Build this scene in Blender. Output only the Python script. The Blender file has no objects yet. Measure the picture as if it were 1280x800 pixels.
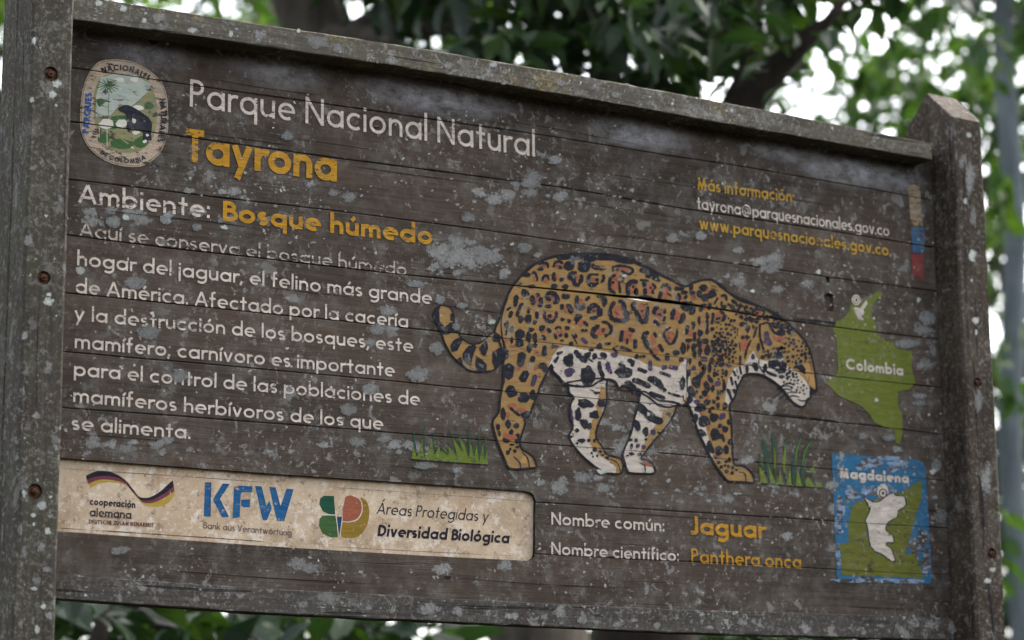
import bpy, bmesh, math, random
from mathutils import Vector, Matrix, noise as mnoise
from mathutils.geometry import tessellate_polygon
R_ = math.radians
scene = bpy.context.scene
COL = scene.collection

# ------------------------------------------------------------------ camera
HZ = 2.56                                   # height of the sign board's middle above the ground
ROT = ((0.8629751489193296, 0.008707573613454277, -0.5051713278774114),
       (0.0954848101500835, 0.9790230572782304, 0.1799902895941597),
       (0.4961416565641946, -0.20356333530219345, 0.8440411276367896))
FPX = 3000.0
DIST = 4.716089697539847
ax_r = Vector((ROT[0][0], ROT[0][2], -ROT[0][1]))      # camera right, in world axes
ax_d = Vector((ROT[1][0], ROT[1][2], -ROT[1][1]))      # camera down
ax_f = Vector((ROT[2][0], ROT[2][2], -ROT[2][1]))      # camera forward
CAM = Vector((0, 0, HZ)) - DIST * ax_f
cam_d = bpy.data.cameras.new('camera')
cam = bpy.data.objects.new('camera', cam_d)
COL.objects.link(cam)
m = Matrix((ax_r, -ax_d, -ax_f)).transposed().to_4x4()
m.translation = CAM
cam.matrix_world = m
cam_d.sensor_width = 36.0
cam_d.lens = 36.0 * FPX / 1280.0
cam_d.clip_start = 0.05
cam_d.clip_end = 600.0
cam_d.dof.use_dof = True
cam_d.dof.focus_distance = 4.48
cam_d.dof.aperture_fstop = 3.2
scene.camera = cam

# ------------------------------------------------------------------ sky, sun, exposure
world = bpy.data.worlds.new('World')
scene.world = world
world.use_nodes = True
SUN_EL, SUN_AZ = R_(50), R_(78)           # high behind the sign, so that the board faces away from the bright sky
wn = world.node_tree.nodes
wl = world.node_tree.links
sky = wn.new('ShaderNodeTexSky')
sky.sky_type = 'NISHITA'
sky.sun_disc = False
sky.sun_elevation = SUN_EL
sky.sun_rotation = SUN_AZ
sky.air_density = 1.0
sky.dust_density = 5.0
sky.ozone_density = 1.0
hs = wn.new('ShaderNodeHueSaturation')
hs.inputs['Saturation'].default_value = 0.35
wl.new(sky.outputs[0], hs.inputs['Color'])
wl.new(hs.outputs[0], wn['Background'].inputs['Color'])
wn['Background'].inputs['Strength'].default_value = 0.15
sun_d = bpy.data.lights.new('sun', 'SUN')
sun_d.energy = 0.6
sun_d.angle = R_(30)
sun_d.color = (1.0, 0.96, 0.9)
sun = bpy.data.objects.new('sun', sun_d)
COL.objects.link(sun)
sdir = Vector((math.sin(SUN_AZ) * math.cos(SUN_EL), math.cos(SUN_AZ) * math.cos(SUN_EL), math.sin(SUN_EL)))
sun.rotation_euler = sdir.to_track_quat('Z', 'Y').to_euler()
sun.location = (0, -5, 12)
scene.view_settings.view_transform = 'Standard'
scene.view_settings.look = 'None'
scene.view_settings.exposure = 2.6
scene.view_settings.gamma = 1.0
scene.view_settings.use_curve_mapping = False
try:
    scene.cycles.max_bounces = 6
    scene.cycles.transparent_max_bounces = 6
except Exception:
    pass

# ------------------------------------------------------------------ helpers
def srgb(h, g=1.0):
    h = h.lstrip('#')
    c = [int(h[i:i + 2], 16) / 255 for i in (0, 2, 4)]
    return tuple(min(1, g * (x / 12.92 if x <= .04045 else ((x + .055) / 1.055) ** 2.4)) for x in c) + (1.0,)

def B(p, Y=0.0):
    """the point of the sign's plane y=Y that a surveyed photo pixel stands for"""
    d = ax_r * ((p[0] - 640) / FPX) + ax_d * ((p[1] - 400) / FPX) + ax_f
    return CAM + d * ((Y - CAM.y) / d.y)

def link(name, me, parent=None, mats=()):
    o = bpy.data.objects.new(name, me)
    COL.objects.link(o)
    if parent is not None:
        o.parent = parent
    for mt in mats:
        me.materials.append(mt)
    return o

def bm_obj(name, bm, parent, mats, smooth=False):
    me = bpy.data.meshes.new(name)
    if smooth:
        for f in bm.faces:
            f.smooth = True
    bm.to_mesh(me)
    bm.free()
    return link(name, me, parent, mats if isinstance(mats, (list, tuple)) else [mats])

def tag(o, label=None, cat=None, group=None, kind=None):
    if label: o['label'] = label
    if cat: o['category'] = cat
    if group: o['group'] = group
    if kind: o['kind'] = kind
    return o

def boolean_cut(o, cutters):
    for c in cutters:
        md = o.modifiers.new('cut', 'BOOLEAN')
        md.operation = 'DIFFERENCE'
        md.solver = 'EXACT'
        md.object = c
    bpy.context.view_layer.update()
    dg = bpy.context.evaluated_depsgraph_get()
    me = bpy.data.meshes.new_from_object(o.evaluated_get(dg))
    o.modifiers.clear()
    old = o.data
    mats = list(old.materials)
    o.data = me
    if not me.materials:
        for mt in mats: me.materials.append(mt)
    bpy.data.meshes.remove(old)

# ------------------------------------------------------------------ materials
class NT:
    def __init__(self, name):
        self.m = bpy.data.materials.new(name)
        self.m.use_nodes = True
        self.t = self.m.node_tree
        self.n = self.t.nodes
        self.b = self.n['Principled BSDF']
        self.b.inputs['Roughness'].default_value = 0.85
        self.b.inputs['Specular IOR Level'].default_value = 0.05
    def L(self, a, b): self.t.links.new(a, b)
    def node(self, t, **kw):
        n = self.n.new(t)
        for k, v in kw.items(): setattr(n, k, v)
        return n
    def coord(self, scale=(1, 1, 1), loc=(0, 0, 0)):
        tc = self.node('ShaderNodeTexCoord')
        mp = self.node('ShaderNodeMapping')
        mp.inputs['Scale'].default_value = scale
        mp.inputs['Location'].default_value = loc
        self.L(tc.outputs['Object'], mp.inputs['Vector'])
        return mp.outputs[0]
    def noise(self, scale, detail=4, rough=.6, vec=None, dist=0.0, aniso=(1, 1, 1), loc=(0, 0, 0)):
        n = self.node('ShaderNodeTexNoise')
        n.inputs['Scale'].default_value = scale
        n.inputs['Detail'].default_value = detail
        n.inputs['Roughness'].default_value = rough
        n.inputs['Distortion'].default_value = dist
        self.L(vec if vec is not None else self.coord(aniso, loc), n.inputs['Vector'])
        return n.outputs['Fac']
    def ramp(self, fac, stops, interp='LINEAR'):
        r = self.node('ShaderNodeValToRGB')
        r.color_ramp.interpolation = interp
        e = r.color_ramp.elements
        while len(e) < len(stops): e.new(.5)
        for el, (p, c) in zip(e, stops):
            el.position = p
            el.color = c if isinstance(c, tuple) else (c, c, c, 1)
        self.L(fac, r.inputs[0])
        return r.outputs[0]
    def math(self, op, a, b=None, clamp=False):
        n = self.node('ShaderNodeMath', operation=op, use_clamp=clamp)
        for i, v in enumerate((a, b)):
            if v is None: continue
            if isinstance(v, (int, float)): n.inputs[i].default_value = v
            else: self.L(v, n.inputs[i])
        return n.outputs[0]
    def mix(self, fac, a, b, blend='MIX'):
        n = self.node('ShaderNodeMix', data_type='RGBA', blend_type=blend)
        for s, v in ((n.inputs['Factor'], fac), (n.inputs['A'], a), (n.inputs['B'], b)):
            if isinstance(v, (int, float)): s.default_value = v
            elif isinstance(v, tuple): s.default_value = v
            else: self.L(v, s)
        return n.outputs['Result']
    def spots(self, scale, keep, size, edge=.3, seed=0.0, wob=.35, wobscale=60):
        """roundish lichen thalli: noisy voronoi cells, only some of the cells grow one"""
        vec = self.coord(loc=(seed, seed * .7, seed * 1.3))
        nz = self.node('ShaderNodeTexNoise')
        nz.inputs['Scale'].default_value = wobscale
        nz.inputs['Detail'].default_value = 3
        self.L(vec, nz.inputs['Vector'])
        ad = self.node('ShaderNodeVectorMath', operation='SCALE')
        sb = self.node('ShaderNodeVectorMath', operation='SUBTRACT')
        sb.inputs[1].default_value = (.5, .5, .5)
        self.L(nz.outputs['Color'], sb.inputs[0])
        self.L(sb.outputs[0], ad.inputs[0])
        ad.inputs['Scale'].default_value = wob / scale
        v2 = self.node('ShaderNodeVectorMath', operation='ADD')
        self.L(vec, v2.inputs[0]); self.L(ad.outputs[0], v2.inputs[1])
        # flatten on the board plane so that cells are cut the same everywhere
        fl = self.node('ShaderNodeVectorMath', operation='MULTIPLY')
        fl.inputs[1].default_value = (1, .2, 1)
        self.L(v2.outputs[0], fl.inputs[0])
        vo = self.node('ShaderNodeTexVoronoi')
        vo.inputs['Scale'].default_value = scale
        self.L(fl.outputs[0], vo.inputs['Vector'])
        sp = self.node('ShaderNodeSeparateColor')
        self.L(vo.outputs['Color'], sp.inputs[0])
        on = self.math('GREATER_THAN', sp.outputs[0], 1 - keep)
        rad = self.math('MULTIPLY_ADD', sp.outputs[1], size * .7)
        self.n[-1].inputs[2].default_value = size * .3
        d = self.math('SUBTRACT', rad, vo.outputs['Distance'])
        mk = self.math('DIVIDE', d, edge * size, clamp=True)
        return self.math('MULTIPLY', mk, on), sp.outputs[2]
    def bump(self, h, strength=.3, dist=.002):
        b = self.node('ShaderNodeBump')
        b.inputs['Strength'].default_value = strength
        b.inputs['Distance'].default_value = dist
        self.L(h, b.inputs['Height'])
        self.L(b.outputs[0], self.b.inputs['Normal'])

def board_wood(N):
    """weathered dark-stained plank, grain along x; returns colour and height"""
    grain = N.noise(1, 6, .65, aniso=(5, 5, 130), dist=.4)
    fine = N.noise(1, 3, .6, aniso=(26, 26, 520))
    broad = N.noise(1, 3, .55, aniso=(1.6, 1, 7), loc=(3, 0, 1))
    c = N.ramp(grain, [(.22, srgb('#211e1c')), (.5, srgb('#36312c')), (.8, srgb('#4a453f'))])
    c = N.mix(N.ramp(broad, [(.36, 0.0), (.66, 1.0)]), c, N.mix(.5, c, srgb('#4e4138')))
    tc = N.node('ShaderNodeTexCoord')
    sx = N.node('ShaderNodeSeparateXYZ')
    N.L(tc.outputs['Object'], sx.inputs[0])
    row = N.math('FLOOR', N.math('DIVIDE', N.math('SUBTRACT', sx.outputs['Z'], HZ + .066), .104))
    wn_ = N.node('ShaderNodeTexWhiteNoise', noise_dimensions='1D')
    N.L(row, wn_.inputs['W'])
    c = N.mix(wn_.outputs['Value'], N.mix(1.0, c, (1.12, 1.08, 1.04, 1), 'MULTIPLY'), N.mix(1.0, c, (.82, .82, .80, 1), 'MULTIPLY'))
    grey = N.noise(16, 5, .7, loc=(7, 1, 2))
    c = N.mix(N.ramp(grey, [(.46, 0.0), (.7, .6)]), c, srgb('#5d5953'))
    streak = N.ramp(N.noise(1, 2, .5, aniso=(1.3, 1, 90), loc=(1, 4, 9)), [(.68, 0.0), (.71, 1.0)])
    c = N.mix(N.math('MULTIPLY', streak, .6), c, srgb('#1d1917'))
    h = N.math('ADD', N.math('MULTIPLY', grain, .8), N.math('MULTIPLY', fine, .5))
    h = N.math('SUBTRACT', h, streak)
    return c, h

def lichen_layers(N, c, amt=1.0, big=True):
    dens = N.ramp(N.noise(3.4, 3, .55, loc=(5, 2, 8)), [(.42, .0), (.6, 1.0)])
    dens2 = N.ramp(N.noise(7, 2, .5, loc=(1, 7, 3)), [(.42, .05), (.6, 1.0)])
    lay = []
    if big:
        m1, r1 = N.spots(19, .22, .34, .18, 1.0, .9, 45)
        lay.append((m1, r1, .62, dens, '#62625f', '#7f7f7b'))
    m2, r2 = N.spots(46, .35, .34, .22, 4.2, 1.5, 90)
    lay.append((m2, r2, .5, dens, '#63625f', '#85837f'))
    film = N.ramp(N.noise(30, 7, .72, loc=(7, 3, 1)), [(.53, 0.0), (.62, 1.0)])
    lay.append((film, N.noise(25, 2), .6, dens2, '#5b5955', '#6e6c68'))
    flakes = N.ramp(N.noise(52, 6, .68, loc=(2, 3, 4), dist=.6), [(.595, 0.0), (.615, 1.0)])
    lay.append((flakes, N.noise(40, 2), .7, dens, '#6b6a67', '#85837f'))
    big_f = N.ramp(N.noise(21, 8, .72, loc=(4, 9, 4), dist=.5), [(.60, 0.0), (.625, 1.0)])
    lay.append((big_f, N.noise(30, 3), .62, 1.0, '#666562', '#7f7d79'))
    chips = N.ramp(N.noise(120, 4, .62, loc=(5, 3, 9), dist=.8), [(.63, 0.0), (.65, 1.0)])
    lay.append((chips, N.noise(60, 2), .42, dens2, '#7d7b76', '#a09d96'))
    m3, r3 = N.spots(120, .13, .36, .3, 9.1, 1.4, 260)
    lay.append((m3, r3, .8, dens2, '#8f8f8b', '#b5b3ac'))
    for mk, rnd, a, dn, c0, c1 in lay:
        f = N.math('MULTIPLY', N.math('MULTIPLY', mk, dn), a * amt)
        c = N.mix(f, c, N.mix(rnd, srgb(c0), srgb(c1)))
    return c

def smudges(N, c, spots_):
    """pale mildew blooms with a place of their own on the top plank"""
    for (x, z, rx, rz, a) in spots_:
        mp = N.coord((1 / rx, 0, 1 / rz), (-x / rx, 0, -z / rz))
        g = N.node('ShaderNodeTexGradient', gradient_type='SPHERICAL')
        N.L(mp, g.inputs[0])
        nz = N.noise(1, 6, .7, aniso=(22, 22, 40), loc=(x, 0, z))
        f = N.math('MULTIPLY', N.ramp(g.outputs['Fac'], [(0.0, 0.0), (.75, 1.0)]), N.ramp(nz, [(.34, 0.0), (.66, 1.0)]))
        c = N.mix(N.math('MULTIPLY', f, min(1, a * 1.25)), c, srgb('#96969b'))
    return c

def make_plank_mat():
    N = NT('weathered_plank')
    c, h = board_wood(N)
    sm = []
    for (px, py, rx, rz, a) in ((545, 120, .2, .045, .75), (805, 168, .15, .04, 1.0), (350, 85, .12, .05, .5), (1060, 212, .17, .045, .8), (985, 190, .12, .035, .6), (180, 66, .1, .04, .35), (1125, 225, .08, .04, .5)):
        p = B((px, py)); sm.append((p.x, p.z, rx, rz, a))
    c = smudges(N, c, sm)
    c = lichen_layers(N, c)
    N.L(c, N.b.inputs['Base Color'])
    N.bump(h, .55, .0025)
    return N.m

def make_beam_mat(name, aniso, tint0, tint1, moss, amt=1.0, loc=(0, 0, 0), olive=None):
    N = NT(name)
    grain = N.noise(1, 6, .65, aniso=aniso, dist=.5, loc=loc)
    c = N.ramp(grain, [(.25, srgb(tint0)), (.72, srgb(tint1))])
    blot = N.noise(9, 5, .65, loc=(3, 3, 5))
    c = N.mix(N.ramp(blot, [(.42, 0.0), (.68, .8)]), c, srgb(moss))
    gr = N.noise(120, 4, .7)
    c = N.mix(N.ramp(gr, [(.52, 0.0), (.7, .5)]), c, srgb('#7b776b'))
    if olive:
        ol = N.ramp(N.noise(7, 4, .65, loc=(8, 1, 1)), [(.55, 0.0), (.66, 1.0)])
        sp = N.ramp(N.noise(150, 3, .7, loc=(1, 1, 6)), [(.48, 0.0), (.56, 1.0)])
        c = N.mix(N.math('MULTIPLY', N.math('MULTIPLY', ol, sp), .8), c, srgb(olive))
    c = lichen_layers(N, c, amt)
    crack = N.ramp(N.noise(1, 2, .5, aniso=tuple(a * .6 for a in aniso), loc=(2, 2, 7)), [(.68, 0.0), (.70, 1.0)])
    c = N.mix(N.math('MULTIPLY', crack, .7), c, srgb('#211e1b'))
    N.L(c, N.b.inputs['Base Color'])
    N.bump(N.math('SUBTRACT', grain, crack), .6, .003)
    return N.m

def paint(name, col, col2=None, wear=.42, lichen=.55, scuff=.25, chip=70, rough=.7):
    """flat sign paint worn back to the plank in chips"""
    N = NT(name)
    wood, h = board_wood(N)
    a = srgb(col)
    v = N.noise(1, 5, .65, aniso=(30, 30, 110), loc=(2, 2, 2))
    p = N.mix(N.ramp(v, [(.35, 0.0), (.68, 1.0)]), a, srgb(col2 or col))
    p = N.mix(N.ramp(N.noise(1, 4, .7, aniso=(18, 18, 420)), [(.5, 0.0), (.75, scuff)]), p, srgb('#3a322c'))
    w = N.math('ADD', N.math('MULTIPLY', N.noise(1, 5, .72, aniso=(chip * .55, chip, chip * 1.5), loc=(6, 2, 1)), .7), N.math('MULTIPLY', N.noise(9, 3, .6, loc=(1, 8, 2)), .3))
    off = N.ramp(w, [(1 - wear - .03, 0.0), (1 - wear + .01, 1.0)])
    c = N.mix(off, p, wood)
    c = lichen_layers(N, c, lichen, True)
    N.L(c, N.b.inputs['Base Color'])
    N.b.inputs['Roughness'].default_value = rough
    N.bump(N.math('SUBTRACT', h, N.math('MULTIPLY', off, .8)), .4, .0015)
    return N.m

M = {}
M['plank'] = make_plank_mat()
M['post'] = make_beam_mat('mossy_post_wood', (90, 90, 4), '#292623', '#453f39', '#3d3c31', .85)
M['post_dark'] = make_beam_mat('dark_post_wood', (80, 80, 3.5), '#1c1916', '#40372f', '#463e36', .7, (5, 5, 2))
M['rail'] = make_beam_mat('lichened_rail_wood', (4, 90, 90), '#35322c', '#56514a', '#4b493d', 1.3, (1, 3, 1), '#7d7048')
M['rail_low'] = make_beam_mat('lower_rail_wood', (4, 90, 90), '#282523', '#45403c', '#42403c', 1.2, (4, 1, 1))
M['white'] = paint('white_letter_paint', '#bdb2a6', '#968b80', .41, .35, .35, chip=130)
M['worn_white'] = paint('worn_white_letter_paint', '#aca195', '#857a70', .475, .5, chip=110)
M['yellow'] = paint('yellow_letter_paint', '#a67a20', '#84601f', .41, .45, .6, chip=110)
M['yellow_thin'] = paint('thin_yellow_letter_paint', '#a07e2a', '#876a2a', .42, .5, .4)
M['tan'] = paint('tan_fur_paint', '#87693c', '#715a3a', .39, .5, .45)
M['orange'] = paint('orange_fur_paint', '#854e35', '#714634', .41, .45)
M['cream'] = paint('cream_fur_paint', '#aaa093', '#8e857a', .40, .5, .35)
M['black'] = paint('black_fur_paint', '#17191d', '#25242b', .36, .5, .1)
M['ink'] = paint('black_line_paint', '#17181c', '#222126', .33, .2, .1)
M['purple'] = paint('plum_fur_paint', '#332a40', '#3c2f44', .35, .45)
M['nose'] = paint('pale_tan_paint', '#96744a', '#84653e', .37, .3)
M['eye'] = paint('grey_blue_paint', '#3d5663', '#33444f', .3, .1)
M['map_green'] = paint('olive_map_paint', '#4c541e', '#5a6128', .40, .5, .45)
M['map_dark'] = paint('dark_olive_map_paint', '#474d1e', '#5c5d26', .41, .5, .5)
M['map_white'] = paint('white_map_paint', '#b0a79b', '#8a8177', .39, .5, .35, chip=90)
M['blue_pale'] = paint('chalky_blue_paint', '#4f6c88', '#7c8894', .49, 1.4, .2, chip=60)
M['blue'] = paint('blue_map_paint', '#1f4c6c', '#2b5870', .42, 1.4, .35, chip=34)
M['flag_tan'] = paint('flag_tan_paint', '#8b7c66', '#6f604c', .47, 1.0, .5)
M['flag_blue'] = paint('flag_blue_paint', '#2b4d70', '#3a5468', .43, 1.0, .4)
M['flag_red'] = paint('flag_red_paint', '#74302f', '#653634', .43, .9, .4)
M['grass_light'] = paint('light_grass_paint', '#566424', '#4c5a22', .40, .45)
M['grass_dark'] = paint('dark_grass_paint', '#24372e', '#2c4633', .36, .25)
M['crest'] = paint('crest_cream_paint', '#a2927e', '#847463', .43, .8, .35)
M['crest_sky'] = paint('crest_sky_paint', '#87938c', '#9a9a8c', .43, .9)
M['crest_hill'] = paint('crest_hill_paint', '#6b6b4a', '#7b7556', .43, .9)
M['crest_green'] = paint('crest_green_paint', '#2f4a2b', '#3f5634', .37, .4)
M['crest_pale'] = paint('crest_pale_paint', '#b9b6aa', '#a5a296', .36, .3)
M['crest_ink'] = paint('crest_ink_paint', '#1c1f28', '#2a2a30', .36, .35)
M['crest_blue'] = paint('crest_blue_paint', '#27477f', '#2f4a76', .37, .2)

def make_panel_mat():
    N = NT('stained_cream_panel')
    c = N.ramp(N.noise(14, 6, .7), [(.3, srgb('#83725b')), (.5, srgb('#a3917a')), (.7, srgb('#b5a58e'))])
    c = N.mix(N.ramp(N.noise(5, 5, .65, loc=(3, 0, 1)), [(.5, 0.0), (.7, .5)]), c, srgb('#917255'))
    c = N.mix(N.ramp(N.noise(34, 6, .75, loc=(9, 0, 3)), [(.53, 0.0), (.6, .8)]), c, srgb('#b9aea0'))
    c = N.mix(N.ramp(N.noise(60, 6, .78, loc=(1, 0, 8)), [(.55, 0.0), (.64, .8)]), c, srgb('#6a5646'))
    c = N.mix(N.ramp(N.noise(180, 3, .7, loc=(4, 0, 8)), [(.6, 0.0), (.7, .6)]), c, srgb('#d0c6b8'))
    N.L(c, N.b.inputs['Base Color'])
    N.bump(N.noise(1, 4, .6, aniso=(12, 12, 260)), .3, .001)
    return N.m
M['panel'] = make_panel_mat()
def panel_paint(name, col, col2, wear=.3):
    N = NT(name)
    v = N.noise(1, 5, .65, aniso=(20, 20, 240), loc=(2, 2, 2))
    p = N.mix(N.ramp(v, [(.38, 0.0), (.66, 1.0)]), srgb(col), srgb(col2))
    off = N.ramp(N.noise(90, 5, .72, loc=(6, 2, 1)), [(1 - wear - .02, 0.0), (1 - wear + .03, .85)])
    c = N.mix(off, p, srgb('#a08b76'))
    N.L(c, N.b.inputs['Base Color'])
    N.bump(v, .3, .001)
    return N.m
M['p_ink'] = panel_paint('panel_black_print', '#1d1b20', '#2c2930', .3)
M['p_grey'] = panel_paint('panel_grey_print', '#4c4543', '#675c54', .36)
M['p_brown'] = panel_paint('panel_brown_print', '#4b2c28', '#5e3a32', .4)
M['p_blue'] = panel_paint('panel_blue_print', '#1b446c', '#2a5674', .38)
M['p_blue_dark'] = panel_paint('panel_navy_print_and_shade', '#1c3550', '#24405c', .3)
M['p_red'] = panel_paint('panel_plum_print', '#5b2f3b', '#6b3b3f', .38)
M['p_gold'] = panel_paint('panel_gold_print', '#8d7430', '#9c8744', .42)
M['p_green'] = panel_paint('panel_green_print', '#1b3d2e', '#264836', .34)
M['p_leaf'] = panel_paint('panel_leaf_print', '#2f4828', '#3c5434', .34)
M['p_terra'] = panel_paint('panel_terracotta_print', '#7b4533', '#87523f', .34)
M['p_ochre'] = panel_paint('panel_ochre_print', '#6c5722', '#7d662c', .36)
M['p_pale'] = panel_paint('panel_pale_print', '#c2b5a5', '#b8aa98', .3)

def make_lichen_mat(name, c0, c1, c2, fill):
    """crust with a frayed, broken edge"""
    N = NT(name)
    g = N.node('ShaderNodeNewGeometry')
    c = N.mix(g.outputs['Random Per Island'], srgb(c0), srgb(c1))
    n = N.noise(170, 4, .7)
    c = N.mix(N.ramp(n, [(.42, 0.0), (.6, .6)]), c, srgb(c2))
    N.L(c, N.b.inputs['Base Color'])
    N.bump(n, .6, .001)
    N.b.inputs['Roughness'].default_value = .95
    at = N.node('ShaderNodeAttribute', attribute_name='edge')
    fray = N.math('ADD', N.noise(115, 6, .75, loc=(3, 1, 2)), N.math('MULTIPLY', at.outputs['Fac'], .42))
    N.L(N.ramp(fray, [(fill - .02, 0.0), (fill + .05, .6), (fill + .3, .8)]), N.b.inputs['Alpha'])
    return N.m
M['lichen'] = make_lichen_mat('pale_lichen', '#6e6e6b', '#8a8986', '#5c5a56', .56)
M['lichen_smooth'] = make_lichen_mat('grey_lichen', '#6a6b69', '#7e807e', '#55534f', .50)
M['lichen_white'] = make_lichen_mat('white_lichen', '#989c96', '#bfc3bb', '#84887f', .56)
def make_rust():
    N = NT('rusty_bolt')
    n = N.noise(240, 5, .7)
    c = N.ramp(n, [(.3, srgb('#241c17')), (.55, srgb('#4f382b')), (.75, srgb('#74553f'))])
    N.L(c, N.b.inputs['Base Color'])
    N.bump(n, .5, .001)
    return N.m
M['rust'] = make_rust()

# ------------------------------------------------------------------ the park sign
sign = bpy.data.objects.new('park_sign', None)
COL.objects.link(sign)
sign.empty_display_size = .3
tag(sign, 'weathered dark wooden park sign with a painted jaguar, white and yellow lettering, on two posts', 'sign')

X0, X1 = -.944, 1.086                       # board between the posts
SEAMS_PX = [
    [(91, 85), (640, 163), (940, 210), (1160, 249)],
    [(88, 152), (210, 168), (425, 198), (700, 234), (840, 258), (1130, 303)],
    [(87, 224), (260, 245), (419, 263), (600, 287), (760, 310), (906, 328), (1040, 347), (1160, 363)],
    [(84, 293), (210, 310), (320, 322), (500, 343), (644, 357), (780, 371), (850, 379), (980, 400), (1090, 415), (1174, 424)],
    [(81, 366), (540, 413), (866, 448), (922, 455), (1040, 470), (1144, 481)],
    [(80, 439), (560, 483), (860, 508), (1090, 532), (1177, 543)],
    [(78, 509), (400, 534), (860, 569), (1180, 601)],
    [(75, 583), (669, 628), (1183, 660)],
    [(73, 655), (670, 692), (1186, 719)],
]
SEAMS = [[(p.x, p.z) for p in (B(q) for q in s)] for s in SEAMS_PX]
rng = random.Random(11)
def seam_z(k, x):
    s = SEAMS[k]
    if x <= s[0][0]:
        (xa, za), (xb, zb) = s[0], s[1]
    else:
        for (xa, za), (xb, zb) in zip(s, s[1:]):
            if x <= xb: break
    t = (x - xa) / (xb - xa)
    return za + (zb - za) * t + .0012 * mnoise.noise(Vector((x * 4.0, k * 3.7, 0)))
GAPW = [.0016, .0019, .0017, .0019, .0014, .0013, .0011, .0011, .0010]
def gap_w(k, x, side):
    w = GAPW[k] * (.45 + .75 * abs(mnoise.noise(Vector((x * 9, k * 5.1, side * 2.2)))) * 1.6) * .6
    if k == 3:                               # the board behind the jaguar's back has sprung open
        a, b = B((690, 360)).x, B((862, 380)).x
        if a < x < b:
            t = (x - a) / (b - a)
            w += .0033 * max(0, min(1, t / .75)) ** 1.3 * min(1, (1 - t) / .12)
    return w

THK = .013
nst = 120
planks = []
def top_z(x): return HZ + .50
def bot_z(x): return HZ - .575 - .012 * (1 - ((x - .07) / 1.0) ** 2)
for k in range(len(SEAMS) + 1):
    bm = bmesh.new()
    yo = rng.uniform(0, .0006)
    rows = []
    for i in range(nst + 1):
        x = X0 + (X1 - X0) * i / nst
        zt = top_z(x) if k == 0 else seam_z(k - 1, x) - gap_w(k - 1, x, 0)
        zb = bot_z(x) if k == len(SEAMS) else seam_z(k, x) + gap_w(k, x, 1)
        if zb > zt - .004: zb = zt - .004
        e = .0016
        prof = [(zb + e, yo), (zt - e, yo), (zt, yo + e), (zt, yo + THK), (zb, yo + THK), (zb, yo + e)]
        rows.append([bm.verts.new((x, y, z)) for z, y in prof])
    for a, b in zip(rows, rows[1:]):
        for j in range(6):
            bm.faces.new((a[j], b[j], b[(j + 1) % 6], a[(j + 1) % 6]))
    bm.faces.new(rows[0]); bm.faces.new(rows[-1][::-1])
    bmesh.ops.recalc_face_normals(bm, faces=bm.faces)
    planks.append(bm_obj('plank', bm, sign, M['plank']))

# recess for the logo panel and the little slot by the country map
def prism(pts, y0, y1):
    bm = bmesh.new()
    a = [bm.verts.new((p.x, y0, p.z)) for p in pts]
    b = [bm.verts.new((p.x, y1, p.z)) for p in pts]
    n = len(pts)
    bm.faces.new(a); bm.faces.new(b[::-1])
    for i in range(n):
        bm.faces.new((a[i], b[i], b[(i + 1) % n], a[(i + 1) % n]))
    bmesh.ops.recalc_face_normals(bm, faces=bm.faces)
    return bm
PANEL_PX = [(60, 571), (340, 592), (520, 604), (655, 613.5), (663, 615.5), (667.5, 619), (669.5, 626), (669, 690), (667.5, 697), (662, 700.5), (655, 700.7), (520, 694), (340, 683), (60, 663)]
pts_panel = [B(p) for p in PANEL_PX]
cut1 = bm_obj('cutter', prism([Vector((p.x, 0, p.z)) for p in pts_panel], -.02, .0105), None, [])
slot = bm_obj('cutter', prism([B(p) for p in ((1030, 368), (1036, 366), (1042, 369), (1042, 389), (1031, 388))], -.02, .0095), None, [])
slot2 = bm_obj('cutter', prism([B(p) for p in ((1032, 346), (1038, 347), (1037, 354), (1033, 353))], -.02, .0095), None, [])
for o in planks[6:10]: boolean_cut(o, [cut1])
boolean_cut(planks[3], [slot, slot2]); boolean_cut(planks[2], [slot2]); boolean_cut(planks[4], [slot])
recess_shade_mat = make_beam_mat('recess_wall_shade', (4, 60, 60), '#1c1916', '#2a2521', '#24211d', .1)  # shade on the recess walls, painted darker than the planks
pxs = [p.x for p in pts_panel]; pzs = [p.z for p in pts_panel]
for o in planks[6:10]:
    o.data.materials.append(recess_shade_mat)
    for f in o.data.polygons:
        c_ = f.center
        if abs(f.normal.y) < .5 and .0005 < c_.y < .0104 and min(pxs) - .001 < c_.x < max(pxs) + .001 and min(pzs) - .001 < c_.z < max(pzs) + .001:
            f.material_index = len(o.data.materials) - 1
for c in (cut1, slot, slot2): bpy.data.objects.remove(c)

def beam_bm(stations, jitter=.0012, bev=.004):
    """stations: list of closed rings (lists of Vector) -> one solid"""
    bm = bmesh.new()
    rows = [[bm.verts.new(p + Vector((0, rng.uniform(-jitter, jitter), rng.uniform(-jitter, jitter)))) for p in ring] for ring in stations]
    n = len(rows[0])
    for a, b in zip(rows, rows[1:]):
        for j in range(n):
            bm.faces.new((a[j], b[j], b[(j + 1) % n], a[(j + 1) % n]))
    bm.faces.new(rows[0]); bm.faces.new(rows[-1][::-1])
    bmesh.ops.recalc_face_normals(bm, faces=bm.faces)
    return bm

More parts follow.
